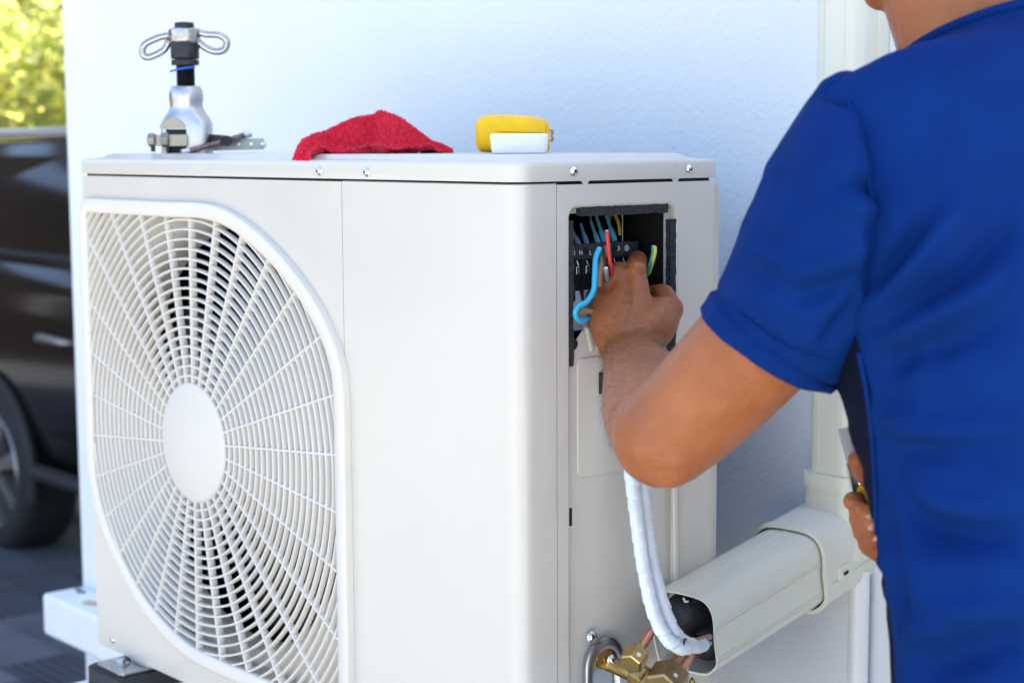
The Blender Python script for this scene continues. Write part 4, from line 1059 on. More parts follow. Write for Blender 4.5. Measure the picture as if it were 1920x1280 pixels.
def tree(base, h, rx, rz, zc_, n, m_, label, seed, leaf=.055):
    q = random.Random(seed)
    t = thing('tree', label, 'tree', base, 'trees behind the carport')
    b = Vector(base); tr_ = MB()
    top_ = b + Vector((q.uniform(-.2, .2), q.uniform(-.2, .2), zc_))
    tr_.tube(spline([b - Vector((0, 0, .05)), b.lerp(top_, .35) + Vector((.07, .03, 0)), b.lerp(top_, .7) + Vector((-.05, .05, 0)), top_], 4), [lerp(.13, .05, k / 12) for k in range(13)], 9)
    cl = []
    for k in range(14):
        a_ = q.uniform(0, 2 * PI); e = q.uniform(-.5, 1)
        c = b + Vector((rx * .75 * math.cos(a_) * math.sqrt(1 - e * e * .8), rx * .75 * math.sin(a_) * math.sqrt(1 - e * e * .8), zc_ + rz * .8 * e))
        cl.append((c, q.uniform(.35, .6) * rx * .75))
        s_ = b.lerp(top_, q.uniform(.45, .95))
        tr_.tube(spline([s_, s_.lerp(c, .5) + Vector((0, 0, .12)), c], 3), [.035, .03, .025, .022, .018, .014, .01], 6)
    tr_.build('trunk', M_BARK, t, smooth=50)
    cr_ = MB()
    for k in range(n):
        c, r_ = cl[q.randrange(len(cl))]
        d = Vector((q.gauss(0, 1), q.gauss(0, 1), q.gauss(0, 1))).normalized() * r_ * (q.random() ** .45)
        p = c + d
        nrm = (d.normalized() * .5 + Vector((q.uniform(-1, 1), q.uniform(-1, 1), q.uniform(-.3, 1)))).normalized()
        u = nrm.orthogonal().normalized(); u.rotate(Matrix.Rotation(q.uniform(0, 6.28), 3, nrm)); v = nrm.cross(u)
        s_ = leaf * q.uniform(.7, 1.35)
        cr_.add([p - u * s_, p - v * s_ * .42 + nrm * s_ * .12, p + u * s_, p + v * s_ * .42 + nrm * s_ * .12], [(0, 1, 2, 3)])
    cr_.build('crown', m_, t, smooth=0, recalc=False)
    return t
def gpt(px, dist):
    r = ray(px, 269); d = Vector((r.x, r.y, 0)).normalized(); p = CAM + d * dist; return (p.x, p.y, 0)
tree(gpt(95, 10.2), 3, 1.0, .95, 1.30, 5200, L_GREEN, 'leafy yellow-green tree nearest the wall edge', 3)
tree(gpt(-10, 10.6), 3, 1.1, .70, 1.15, 5200, L_YELL, 'bright yellow-green bush beyond the roof of the black car', 4)
tree(gpt(35, 13.2), 4, 1.5, 1.4, 2.35, 10000, L_PEACH, 'peach coloured tree rising behind the green bushes', 5, .07)
tree(gpt(-190, 12.0), 4, 1.4, 1.5, 2.1, 5000, L_GREEN, 'leafy green tree further left behind the car', 6, .07)
tree(gpt(210, 13.5), 4, 1.4, 1.5, 2.1, 5000, L_YELL, 'yellow-green tree hidden mostly behind the house wall', 8, .07)
# ------------------------------------------------------------------ the person
def skinmat():
    m = mat('skin', (.34, .112, .037), .42, bump=((520, .5, .0011), (170, .4, .0020), (45, .2, .003)), spec=.32, sss=.05, var2=(.27, .083, .027), vscale=16)
    nt = m.node_tree; b = nt.nodes['Principled BSDF']; tc = next(n for n in nt.nodes if n.type == 'TEX_COORD')
    src = b.inputs['Base Color'].links[0].from_socket
    # redder patches, then follicle dots
    n1 = nt.nodes.new('ShaderNodeTexNoise'); n1.inputs['Scale'].default_value = 38; n1.inputs['Detail'].default_value = 4
    nt.links.new(tc.outputs['Object'], n1.inputs['Vector'])
    r1 = nt.nodes.new('ShaderNodeMapRange'); r1.inputs[1].default_value = .45; r1.inputs[2].default_value = .75; r1.inputs[4].default_value = .55
    m1 = nt.nodes.new('ShaderNodeMix'); m1.data_type = 'RGBA'; m1.inputs[7].default_value = (.39, .135, .060, 1)
    nt.links.new(n1.outputs['Fac'], r1.inputs[0]); nt.links.new(r1.outputs[0], m1.inputs[0]); nt.links.new(src, m1.inputs[6])
    v = nt.nodes.new('ShaderNodeTexVoronoi'); v.inputs['Scale'].default_value = 620; v.inputs['Randomness'].default_value = 1
    nt.links.new(tc.outputs['Object'], v.inputs['Vector'])
    r2 = nt.nodes.new('ShaderNodeMapRange'); r2.inputs[1].default_value = .12; r2.inputs[2].default_value = .30; r2.inputs[3].default_value = .4; r2.inputs[4].default_value = 0
    m2 = nt.nodes.new('ShaderNodeMix'); m2.data_type = 'RGBA'; m2.inputs[7].default_value = (.16, .055, .025, 1)
    nt.links.new(v.outputs['Distance'], r2.inputs[0]); nt.links.new(r2.outputs[0], m2.inputs[0]); nt.links.new(m1.outputs[2], m2.inputs[6])
    nt.links.new(m2.outputs[2], b.inputs['Base Color'])
    return m
M_SKIN = skinmat()
M_SHIRT = mat('shirt_blue', (.0009, .0215, .128), .85, bump=((1600, .35, .0007), (300, .15, .0008), (35, .18, .004)), spec=.08, var=.12, vscale=30)
M_HAIR = mat('hair_black', (.012, .010, .009), .5)
M_TROUSER = mat('trousers_navy', (.02, .025, .04), .8, bump=((900, .3, .0006),))
M_NAIL = mat('nail', (.50, .25, .17), .3)
pp = thing('person', 'person in a royal blue short sleeved shirt reaching into the terminal box', 'person', (1.22, .125, 0))

def ell(c, t, up, ra, rb, n=24):
    """ring about c, normal t; ra along up, rb across"""
    t = Vector(t).normalized(); u = Vector(up); u = (u - t * u.dot(t)).normalized(); w = t.cross(u)
    return [Vector(c) + u * (ra * math.cos(2 * PI * k / n)) + w * (rb * math.sin(2 * PI * k / n)) for k in range(n)]
def limb(mb, pts, n=24, k=6):
    """pts: (centre, ra, rb, up); rounded both ends"""
    C_ = spline([p[0] for p in pts], k); RA = spline([(p[1], p[2], 0) for p in pts], k); UP = spline([p[3] for p in pts], k)
    rings = []
    m = len(C_)
    T_ = [(C_[min(i + 1, m - 1)] - C_[max(i - 1, 0)]).normalized() for i in range(m)]
    for f_ in (.97, .82, .55): 
        pass
    def endcap(i, sgn):
        out = []
        for a_ in (70, 45, 20):
            out.append(ell(C_[i] + T_[i] * sgn * min(RA[i].x, RA[i].y) * math.sin(R(a_)), T_[i], UP[i], RA[i].x * math.cos(R(a_)), RA[i].y * math.cos(R(a_)), n))
        return out
    rings += endcap(0, -1)
    for i in range(m): rings.append(ell(C_[i], T_[i], UP[i], RA[i].x, RA[i].y, n))
    rings += list(reversed(endcap(m - 1, 1)))
    mb.loft(rings)
def ball(mb, c, r, sx=1, sy=1, sz=1, n=16):
    rings = []
    for i in range(1, n):
        a_ = PI * i / n; rings.append([Vector(c) + Vector((r * sx * math.sin(a_) * math.cos(2 * PI * j / n / 1), r * sy * math.sin(a_) * math.sin(2 * PI * j / n), -r * sz * math.cos(a_))) for j in range(n)])
    mb.loft(rings)

Zv = Vector((0, 0, 1))
SH = pix(1602, 405, 1.155)                         # left shoulder
EL = pix(1250, 812, 1.265)                        # left elbow
WR = pix(1186, 668, 1.485)                        # left wrist
bd = MB()
cam_up = _u2.copy(); cam_r = _r2.copy()
ua = (EL - SH).normalized()
# upper arm, seen across its width
limb(bd, [(SH, .044, .044, cam_up), (pix(1507, 542, 1.178), .045, .046, cam_up), (pix(1418, 648, 1.212), .0440, .045, cam_up), (pix(1318, 752, 1.246), .0420, .0425, cam_up), (EL + ua * .004, .0390, .0395, cam_up)])
fa = (WR - EL).normalized()
limb(bd, [(EL - fa * .004, .0385, .0395, cam_up), (EL.lerp(WR, .20), .0430, .0425, cam_up), (EL.lerp(WR, .42), .0395, .0395, cam_up), (EL.lerp(WR, .70), .0300, .0325, cam_up), (EL.lerp(WR, .90), .0235, .0275, cam_up), (WR, .0225, .0270, cam_up)])
ball(bd, pix(1256, 862, 1.252), .021)
# veins along the inside of the forearm
bd.tube(spline([EL.lerp(WR, .30) + cam_up * .034 - cam_r * .020, EL.lerp(WR, .55) + cam_up * .030 - cam_r * .012, EL.lerp(WR, .85) + cam_up * .020 - cam_r * .010], 6), .0028, 8, ends=True)
bd.tube(spline([EL.lerp(WR, .25) + cam_up * .024 - cam_r * .035, EL.lerp(WR, .60) + cam_up * .018 - cam_r * .029, EL.lerp(WR, .92) + cam_up * .014 - cam_r * .020], 6), .0026, 8, ends=True)
# left hand: metacarpals, knuckles, fingers curled round the wires
MC = {'index': (1193, 504, 1.552), 'middle': (1157, 514, 1.556), 'ring': (1136, 530, 1.556), 'little': (1117, 557, 1.550)}
hd = MB()
fpts = {
 'index': [(1191, 507, 1.552), (1195, 488, 1.590), (1190, 520, 1.618), (1176, 538, 1.612)],
 'middle': [(1160, 512, 1.556), (1159, 516, 1.600), (1160, 545, 1.620), (1164, 560, 1.605)],
 'ring': [(1136, 530, 1.556), (1134, 532, 1.597), (1140, 562, 1.614), (1148, 576, 1.598)],
 'little': [(1117, 557, 1.550), (1116, 558, 1.584), (1122, 584, 1.597), (1132, 594, 1.582)]}
frad = {'index': (.0108, .0098, .0086, .0078), 'middle': (.0112, .0100, .0088, .0078), 'ring': (.0106, .0094, .0083, .0074), 'little': (.0100, .0084, .0074, .0066)}
for f_, P_ in fpts.items():
    q = [pix(*p) for p in P_]; r_ = frad[f_]
    w_ = WR.lerp(q[0], .12) + cam_r * ((P_[0][0] - 1160) * .00016)
    limb(bd, [(w_, .0145, .0150, cam_up), (w_.lerp(q[0], .5), .0138, .0142, cam_up), (q[0], r_[0] * 1.06, r_[0] * .92, cam_up)], 16, 5)
    for i in range(3):
        limb(bd, [(q[i], r_[i], r_[i], cam_up), (q[i].lerp(q[i + 1], .5), (r_[i] + r_[i + 1]) * .48, (r_[i] + r_[i + 1]) * .48, cam_up), (q[i + 1], r_[i + 1], r_[i + 1], cam_up)], 14, 4)
# heel and back of the hand filled out
limb(bd, [(WR, .0205, .0265, cam_up), (pix(1180, 625, 1.510), .0205, .0335, cam_up), (pix(1172, 588, 1.532), .0190, .0350, cam_up), (pix(1164, 566, 1.543), .0150, .0300, cam_up)], 24, 5)
limb(bd, [(pix(1200, 640, 1.500), .0190, .0190, cam_up), (pix(1226, 612, 1.512), .0195, .0205, cam_up), (pix(1242, 590, 1.525), .0170, .0170, cam_up)], 18, 5)
# knuckles, tendons and veins standing up from the back of the hand
for f_, (px, py, dd) in MC.items():
    k_ = pix(px, py + 2, dd - .0135); ball(bd, k_, .0094 if f_ != 'little' else .0082, 1, 1, 1, 12)
    w_ = pix(lerp(1182, px, .25), 648, 1.472)
    mid_ = pix(lerp(1180, px, .62), 590, 1.5015 if f_ in ('middle', 'index') else 1.506)
    bd.tube(spline([w_, mid_, pix(px, py + 6, dd - .014)], 6), [.0034] * 5 + [.0042] * 8, 8, ends=True)
bd.tube(spline([pix(1142, 650, 1.478), pix(1140, 615, 1.494), pix(1150, 580, 1.508), pix(1146, 553, 1.524)], 6), .0026, 8, ends=True)
bd.tube(spline([pix(1195, 640, 1.478), pix(1186, 600, 1.497), pix(1172, 572, 1.509)], 6), .0024, 8, ends=True)
# thumb: bulges out on the right, then away towards the fingertip pinch
th = [pix(1238, 600, 1.520), pix(1257, 580, 1.530), pix(1244, 553, 1.568), pix(1214, 552, 1.598)]
for i, (ra_, rb_) in enumerate((((.0165), (.0125)), ((.0120), (.0105)), ((.0108), (.0085)))):
    limb(bd, [(th[i], ra_, ra_, cam_up), (th[i].lerp(th[i + 1], .5), (ra_ + rb_) / 2, (ra_ + rb_) / 2, cam_up), (th[i + 1], rb_, rb_, cam_up)], 14, 4)

# trunk under the shirt, neck and head (the head leans towards the unit)
TX, TY = 1.205, .125                              # body axis
sx = lambda z: TX + .004 + .19 * max(0, 1.42 - z) * .95       # hips stand a little behind the shoulders
core = [(.86, .070, .130), (1.0, .068, .125), (1.15, .072, .130), (1.30, .078, .140), (1.40, .068, .135), (1.46, .060, .110), (1.50, .048, .062)]
bd.loft([[Vector((sx(z) + a_ * math.cos(2 * PI * k / 28), TY + b_ * math.sin(2 * PI * k / 28), z)) for k in range(28)] for z, a_, b_ in core])
NB = Vector((TX - .012, TY, 1.440)); NT = Vector((TX - .055, TY - .004, 1.590))
limb(bd, [(NB, .060, .060, (0, 1, 0)), (NB.lerp(NT, .5), .056, .062, (0, 1, 0)), (NT, .058, .070, (0, 1, 0)), (NT + Vector((-.014, 0, .05)), .060, .072, (0, 1, 0))])
HDm = Matrix.Translation(NT + Vector((-.008, -.004, .082))) @ Matrix.Rotation(R(-22), 4, 'Y') @ Matrix.Rotation(R(4), 4, 'Z')
# head: rings from chin to crown in head space (x forward is -X)
hr = [(-.122, .030, .028, -.060), (-.112, .048, .040, -.050), (-.095, .064, .054, -.038), (-.070, .078, .064, -.026), (-.040, .088, .070, -.014), (0, .095, .074, -.004), (.040, .099, .076, .004), (.080, .095, .072, .008), (.105, .078, .060, .010), (.122, .048, .038, .010), (.130, .020, .016, .010)]
bd.loft([[HDm @ Vector((cx_ + a_ * math.cos(2 * PI * k / 32), b_ * math.sin(2 * PI * k / 32), z)) for k in range(32)] for z, a_, b_, cx_ in hr])
limb(bd, [(HDm @ Vector((-.050, 0, -.090)), .038, .040, (0, 1, 0)), ((HDm @ Vector((-.040, 0, -.095))).lerp(NB, .5), .046, .050, (0, 1, 0)), (NB + Vector((-.006, 0, .01)), .052, .056, (0, 1, 0))])
for sd in (-1, 1):
    ball(bd, HDm @ Vector((.012, sd * .074, -.005)), .022, .7, .35, 1.25)                    # ears
    limb(bd, [(HDm @ Vector((-.015, sd * .058, -.050)), .016, .016, (0, 0, 1)), (HDm @ Vector((-.055, sd * .040, -.092)), .014, .014, (0, 0, 1)), (HDm @ Vector((-.085, sd * .014, -.108)), .014, .014, (0, 0, 1))], 12, 4)   # jaw
    ball(bd, HDm @ Vector((-.082, sd * .030, .018)), .016, .6, 1.2, .5)                      # brow
limb(bd, [(HDm @ Vector((-.090, 0, .008)), .007, .007, (0, 1, 0)), (HDm @ Vector((-.108, 0, -.022)), .012, .012, (0, 1, 0)), (HDm @ Vector((-.106, 0, -.032)), .013, .013, (0, 1, 0))], 12, 4)   # nose
limb(bd, [(HDm @ Vector((-.088, -.020, -.066)), .006, .006, (0, 0, 1)), (HDm @ Vector((-.099, 0, -.066)), .008, .008, (0, 0, 1)), (HDm @ Vector((-.088, .020, -.066)), .006, .006, (0, 0, 1))], 12, 4)  # lips
# right arm, mostly hidden by the trunk; its hand holds a scraper in front of the belly
RS = Vector((TX - .01, TY + .165, 1.425)); RE = Vector((TX - .045, TY + .205, 1.165)); 
HC2 = pix(1622, 965, 1.345)
RW = HC2 + Vector((.070, .062, -.030))
limb(bd, [(RS, .050, .050, (0, 1, 0)), (RS.lerp(RE, .5), .045, .045, (0, 1, 0)), (RE, .038, .038, (0, 1, 0))])
limb(bd, [(RE, .038, .038, Zv), (RE.lerp(RW, .35), .038, .036, Zv), (RW, .026, .022, Zv)])
limb(bd, [(RW, .024, .020, Zv), (RW.lerp(HC2, .55), .036, .017, Zv), (HC2 + Vector((.012, .010, 0)), .036, .015, Zv)], 18, 5)
def digit(pts, rr):
    q = [pix(*p) for p in pts]
    for i in range(len(q) - 1):
        limb(bd, [(q[i], rr[i], rr[i], cam_up), (q[i].lerp(q[i + 1], .5), (rr[i] + rr[i + 1]) * .49, (rr[i] + rr[i + 1]) * .49, cam_up), (q[i + 1], rr[i + 1], rr[i + 1], cam_up)], 14, 4)
    return q
digit([(1655, 905, 1.36), (1628, 890, 1.345), (1607, 862, 1.335)], (.0115, .0100, .0080))                                  # thumb on the blade
fi = digit([(1665, 945, 1.385), (1628, 950, 1.375), (1604, 940, 1.345), (1599, 939, 1.330)], (.0105, .0098, .0085, .0080))       # index
fm = digit([(1665, 965, 1.385), (1625, 975, 1.372), (1612, 972, 1.340), (1630, 962, 1.322)], (.0105, .0098, .0090, .0078))
fr = digit([(1668, 990, 1.385), (1632, 1000, 1.370), (1618, 996, 1.340), (1634, 984, 1.322)], (.0100, .0094, .0086, .0074))
fl_ = digit([(1672, 1012, 1.385), (1642, 1022, 1.368), (1630, 1016, 1.345), (1644, 1004, 1.328)], (.0092, .0084, .0078, .0068))

# fuse into one continuous surface
def fuse(mb, name, voxel, smooth_it, parent, m_):
    me = bpy.data.meshes.new(name); bm = bmesh.new()
    vv_ = [bm.verts.new(v) for v in mb.v]
    for f in mb.f:
        try: bm.faces.new([vv_[i] for i in f])
        except ValueError: pass
    bmesh.ops.recalc_face_normals(bm, faces=bm.faces)
    bm.to_mesh(me); bm.free()
    o = bpy.data.objects.new(name, me); COL.objects.link(o)
    md = o.modifiers.new('fuse', 'REMESH'); md.mode = 'VOXEL'; md.voxel_size = voxel; md.adaptivity = 0
    if smooth_it:
        s_ = o.modifiers.new('soft', 'SMOOTH'); s_.factor = .5; s_.iterations = smooth_it
    dg = bpy.context.evaluated_depsgraph_get()
    me2 = bpy.data.meshes.new_from_object(o.evaluated_get(dg))
    bpy.data.objects.remove(o)
    return link(name, me2, m_, parent, smooth=180)
body_o = fuse(bd, 'body', .0025, 3, pp, M_SKIN)

# shirt: trunk and sleeves, folds pressed into the cloth
def fold_field(defs, bvh):
    out = []
    for pts, amp, wid in defs:
        line = []
        for (px, py) in pts:
            r_ = ray(px, py).normalized(); h = bvh.ray_cast(CAM, r_)
            if h[0] is not None: line.append(h[0])
        if len(line) >= 2: out.append((np.array([list(v) for v in spline(line, 5)]), amp, wid))
    return out
def press(verts, normals, folds):
    V_ = np.array([list(v) for v in verts]); N_ = np.array([list(n) for n in normals]); dsp = np.zeros(len(V_))
    for line, amp, wid in folds:
        A_ = line[:-1]; B_ = line[1:]; best = np.full(len(V_), 9.0); tt = np.zeros(len(V_)); m_ = len(A_)
        for i in range(m_):
            ab = B_[i] - A_[i]; t = np.clip(((V_ - A_[i]) @ ab) / max(ab @ ab, 1e-12), 0, 1)
            d = np.linalg.norm(V_ - (A_[i] + t[:, None] * ab), axis=1)
            c = d < best; best[c] = d[c]; tt[c] = (i + t[c]) / m_
        taper = np.sin(np.clip(tt, .03, .97) * PI) ** .5
        dsp += amp * taper * np.exp(-(best / wid) ** 2)
    return [Vector(v) for v in (V_ + N_ * dsp[:, None])]
def cloth_mesh(rings, closed=True):
    mb = MB().loft(rings, caps=False, closed=closed)
    bm = bmesh.new(); vv_ = [bm.verts.new(v) for v in mb.v]
    for f in mb.f: bm.faces.new([vv_[i] for i in f])
    bmesh.ops.recalc_face_normals(bm, faces=bm.faces); bm.normal_update(); bm.verts.ensure_lookup_table()
    nr = [v.normal.copy() for v in bm.verts]; bv = BVHTree.FromBMesh(bm); bm.free()
    return mb, nr, bv
# trunk stations: z, centre x, front depth, back depth, half width, squareness
TS = [(.80, 1.285, .112, .112, .176, 2.2), (.95, 1.284, .104, .110, .172, 2.2), (1.08, 1.268, .100, .110, .168, 2.2), (1.18, 1.252, .100, .112, .168, 2.25), (1.28, 1.230, .110, .116, .178, 2.35), (1.36, 1.218, .102, .116, .186, 2.4), (1.42, 1.210, .086, .108, .186, 2.4), (1.456, 1.204, .072, .096, .182, 2.3), (1.472, 1.199, .066, .084, .170, 2.3), (1.480, 1.195, .068, .076, .148, 2.3), (1.488, 1.191, .063, .069, .108, 2.1), (1.495, 1.187, .060, .065, .085, 2.0), (1.500, 1.185, .058, .064, .074, 2.0)]
st = spline([(s_[0], s_[1], s_[2]) for s_ in TS], 16); st2 = spline([(s_[3], s_[4], s_[5]) for s_ in TS], 16)
NS = 240; rings = []
for a_, b_ in zip(st, st2):
    z, cx_, df = a_; db, hw_, ex = b_; ring = []
    for k in range(NS):
        t = 2 * PI * k / NS; c, s_ = math.cos(t), math.sin(t)
        dx_ = (db if c > 0 else df) * math.copysign(abs(c) ** (2 / ex), c)
        yy_ = hw_ * math.copysign(abs(s_) ** (2 / ex), s_)
        fwd_ = -.017 * max(0, min(1, (z - 1.28) / .14)) * max(0, -yy_ / .17) ** 2
        ring.append(Vector((cx_ + dx_ + fwd_, TY + hw_ * math.copysign(abs(s_) ** (2 / ex), s_), z + dx_ * .42 * max(0, min(1, (z - 1.40) / .09)))))
    rings.append(ring)
rings_t = rings
mb, nr, bv = cloth_mesh(rings)
FOLDS = [  # pixel polylines on the cloth, height, width
    ([(1618, 590), (1690, 520), (1760, 440), (1815, 380)], 0.0163, 0.0087), ([(1640, 545), (1690, 480), (1740, 415)], -0.0136, 0.0070),
    ([(1640, 640), (1740, 590), (1830, 545), (1900, 490)], 0.0163, 0.0096), ([(1650, 620), (1740, 560), (1820, 505), (1880, 440)], -0.0149, 0.0078),
    ([(1660, 680), (1760, 650), (1880, 600)], -0.0122, 0.0087), ([(1680, 740), (1720, 700), (1735, 640)], 0.0060, 0.0052),
    ([(1650, 760), (1690, 745), (1712, 758)], -0.0060, 0.0052), ([(1660, 800), (1760, 815), (1860, 812), (1915, 800)], 0.0130, 0.0122), ([(1670, 840), (1770, 838), (1910, 828)], -0.0149, 0.0087),
    ([(1660, 860), (1700, 930), (1760, 985), (1850, 1010), (1915, 1005)], -0.0136, 0.0113), ([(1680, 900), (1760, 940), (1880, 950)], 0.0122, 0.0113),
    ([(1660, 1040), (1760, 1065), (1900, 1050)], 0.0136, 0.0149), ([(1700, 1110), (1800, 1130), (1910, 1105)], 0.0087, 0.0105), ([(1720, 1260), (1810, 1225), (1915, 1190)], -0.0163, 0.0131), ([(1700, 1190), (1800, 1165), (1915, 1135)], 0.0122, 0.0122),
    ([(1660, 960), (1690, 1060), (1700, 1140)], -0.0095, 0.0105), ([(1760, 150), (1830, 130), (1910, 110)], 0.0054, 0.0087), ([(1840, 330), (1880, 420), (1900, 520)], -0.0082, 0.0140), ([(1700, 300), (1760, 340), (1850, 350)], 0.0050, 0.0175)]
FF = fold_field(FOLDS, bv)
vv_ = press(mb.v, nr, FF)
def crease(v):
    q = 1 - abs(noise.noise(Vector((v.x * 7, v.y * 7, v.z * 30)) + Vector((1, 2, noise.noise(v * 6) * 1.5)))) * 2.2
    lo = max(0, min(1, (1.30 - v.z) / .12))
    d = Vector((v.x, v.y * .9, v.z)); s_ = (v.y * .62 - v.z * .78) * 34 + v.x * 6
    dg_ = 1 - abs(noise.noise(Vector((s_, (v.y * .78 + v.z * .62) * 7, 4)))) * 2.4
    up_ = max(0, 1 - abs(v.z - 1.30) / .13) * max(0, min(1, (.10 - v.y) / .10))
    return .0034 * lo * max(0, q) ** 2 + .0034 * up_ * max(0, dg_) ** 2
vv_ = [v + n_ * (.0016 * noise.noise(v * 22) + .0007 * noise.noise(v * 60) + crease(v)) for v, n_ in zip(vv_, nr)]
# back and front pieces meet in the side seam
bvs = BVHTree.FromPolygons([tuple(v) for v in vv_], mb.f)
sang = []
for (px, py) in ((1612, 660), (1630, 760), (1641, 880), (1645, 1000), (1648, 1120), (1650, 1270)):
    h = bvs.ray_cast(CAM, ray(px, py).normalized())[0]
    if h is not None: sang.append((h.z, h))
cxz = lambda z: np.interp(z, [s_[0] for s_ in TS], [s_[1] for s_ in TS])
sang = sorted([(z, math.atan2(h.y - TY, h.x - cxz(z))) for z, h in sang])
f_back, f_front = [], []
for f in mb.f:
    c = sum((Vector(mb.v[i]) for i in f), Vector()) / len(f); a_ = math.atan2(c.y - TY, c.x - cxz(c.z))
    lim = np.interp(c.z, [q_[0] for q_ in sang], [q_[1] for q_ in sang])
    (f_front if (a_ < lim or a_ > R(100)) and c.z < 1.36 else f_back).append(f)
def used_only(fs_):
    ids = sorted({i for f in fs_ for i in f}); mp = {i: k for k, i in enumerate(ids)}
    return MB().add([vv_[i] for i in ids], [tuple(mp[i] for i in f) for f in fs_])
shirt = used_only(f_back).build('shirt', M_SHIRT, pp, smooth=180)
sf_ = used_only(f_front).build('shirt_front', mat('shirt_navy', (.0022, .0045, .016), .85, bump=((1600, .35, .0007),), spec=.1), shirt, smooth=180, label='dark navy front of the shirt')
so = shirt.modifiers.new('thickness', 'SOLIDIFY'); so.thickness = .0016; so.offset = -1
# side seam
def seam(pxs, bvh, r_, par, off=.0004, m_=M_SHIRT, name='seam'):
    pts = []
    for (px, py) in pxs:
        h = bvh.ray_cast(CAM, ray(px, py).normalized())
        if h[0] is not None: pts.append(h[0] + h[1] * (off if h[1].dot(CAM - h[0]) > 0 else -off))
    if len(pts) > 1: return MB().tube(spline(pts, 5), r_, 6).build(name, m_, par, smooth=60)
bv2 = BVHTree.FromPolygons([tuple(v) for v in vv_], mb.f)
seam([(1612, 660), (1630, 760), (1641, 880), (1645, 1000), (1648, 1120), (1650, 1270)], bv2, .0018, shirt, .0006)
# sleeve
def sleeve_rings(stn, n=120, k=10):
    C_ = spline([s_[0] for s_ in stn], k); Q = spline([(s_[1], s_[2], 0) for s_ in stn], k); NV_ = spline([s_[3] for s_ in stn], k); out = []
    for c, q, nv in zip(C_, Q, NV_): out.append(ell(c, nv, cam_up, q.x, q.y, n))
    return out
hdir = (-cam_r * .48 - cam_up * .88)
SR = [((1690, 170), (1720, 560), 1.200, .045, .0), ((1620, 142), (1650, 592), 1.174, .052, .0), ((1572, 134), (1616, 606), 1.153, .060, .0), ((1528, 172), (1612, 616), 1.146, .064, .004), ((1480, 240), (1607, 634), 1.154, .064, .008), ((1430, 330), (1600, 656), 1.166, .063, .012), ((1385, 440), (1588, 684), 1.180, .062, .015), ((1345, 538), (1573, 710), 1.196, .060, .017), ((1318, 582), (1562, 720), 1.204, .059, .018)]
cc, uu, ww = [], [], []
for (A_, B_, d_, rb_, hb_) in SR:
    a_ = pix(*A_, d_); b_ = pix(*B_, d_)
    cc.append((a_ + b_) / 2); uu.append((a_ - b_) / 2); ww.append(-_f * rb_ + hdir * hb_)
cc = spline(cc, 12); uu = spline(uu, 12); ww = spline(ww, 12)
rg = [[c + u * math.cos(2 * PI * k / 150) + w * math.sin(2 * PI * k / 150) for k in range(150)] for c, u, w in zip(cc, uu, ww)]
mb, nr, bv = cloth_mesh(rg)
SF = [([(1375, 455), (1420, 440), (1480, 455)], -.0070, .0080), ([(1352, 522), (1400, 505), (1470, 520)], -.0045, .0080), ([(1365, 488), (1430, 475), (1500, 482)], .0050, .0100),
      ([(1470, 520), (1540, 500), (1610, 470)], 0.0080, 0.0092), ([(1480, 560), (1550, 545), (1620, 520)], -0.0080, 0.0083), ([(1530, 640), (1580, 590), (1615, 540)], -0.0112, 0.0083), ([(1500, 650), (1560, 600), (1600, 545)], 0.0072, 0.0074),
      ([(1560, 345), (1610, 350), (1640, 360)], -0.0080, 0.0074), ([(1540, 380), (1600, 385), (1640, 395)], 0.0067, 0.0092), ([(1420, 480), (1480, 440), (1560, 430)], 0.0045, 0.0110), ([(1400, 540), (1450, 560), (1530, 590)], 0.0034, 0.0092),
      ([(1540, 175), (1565, 165), (1585, 185)], -0.0168, 0.0074), ([(1530, 150), (1560, 138), (1590, 150)], 0.0124, 0.0064), ([(1500, 260), (1560, 300), (1600, 360)], 0.0034, 0.0129), ([(1345, 555), (1400, 600), (1470, 645), (1555, 668)], -0.0032, 0.0037)]
vs_ = press(mb.v, nr, fold_field(SF, bv))
nrg = len(rg)
for i in range(nrg):                              # turned-up cuff with its stitched edge
    k_ = nrg - 1 - i; o_ = .0016 if k_ < 10 else -.0016 if k_ < 12 else -.0006 if k_ < 13 else 0
    if o_:
        for j in range(150): vs_[i * 150 + j] = vs_[i * 150 + j] + nr[i * 150 + j] * o_
vs_ = [v + n_ * (.0018 * noise.noise(v * 25 + Vector((3, 0, 0))) + .0012 * max(0, 1 - abs(noise.noise(v * 30)) * 3)) for v, n_ in zip(vs_, nr)]
slv = MB().add(vs_, mb.f).build('sleeve', M_SHIRT, shirt, smooth=180)
so = slv.modifiers.new('thickness', 'SOLIDIFY'); so.thickness = .0024; so.offset = -1
bv3 = BVHTree.FromPolygons([tuple(v) for v in vs_], mb.f)
seam([(1345, 545), (1385, 585), (1440, 628), (1500, 662), (1565, 676)], bv3, .0011, slv, .0003, name='hem_stitch')
# armhole seam on the trunk

seam([(1566, 138), (1590, 190), (1610, 250), (1626, 320), (1636, 390), (1636, 460), (1626, 530), (1612, 590)], bv2, .0018, shirt, .0008, name='armhole_seam')
# right sleeve, plain
RSl = [(RS + Vector((0, -.03, .0)), .068, .070, Vector((0, 1, -.4))), (RS, .064, .064, Vector((0, .6, -1))), (RS.lerp(RE, .5), .056, .056, RE - RS), (RS.lerp(RE, .72), .054, .054, RE - RS)]
mb, nr, bv = cloth_mesh(sleeve_rings([(a_, b_, c_, d_.normalized()) for a_, b_, c_, d_ in RSl], 60, 6))
MB().add(mb.v, mb.f).build('sleeve', M_SHIRT, shirt, smooth=180)
# ribbed neck edge
top_r = rings_t[-1]
MB().tube([top_r[(k * 4) % NS] + Vector((0, 0, .001)) for k in range(NS // 4 + 1)], .0042, 8, caps=False).build('neck_rib', M_SHIRT, shirt, smooth=180)
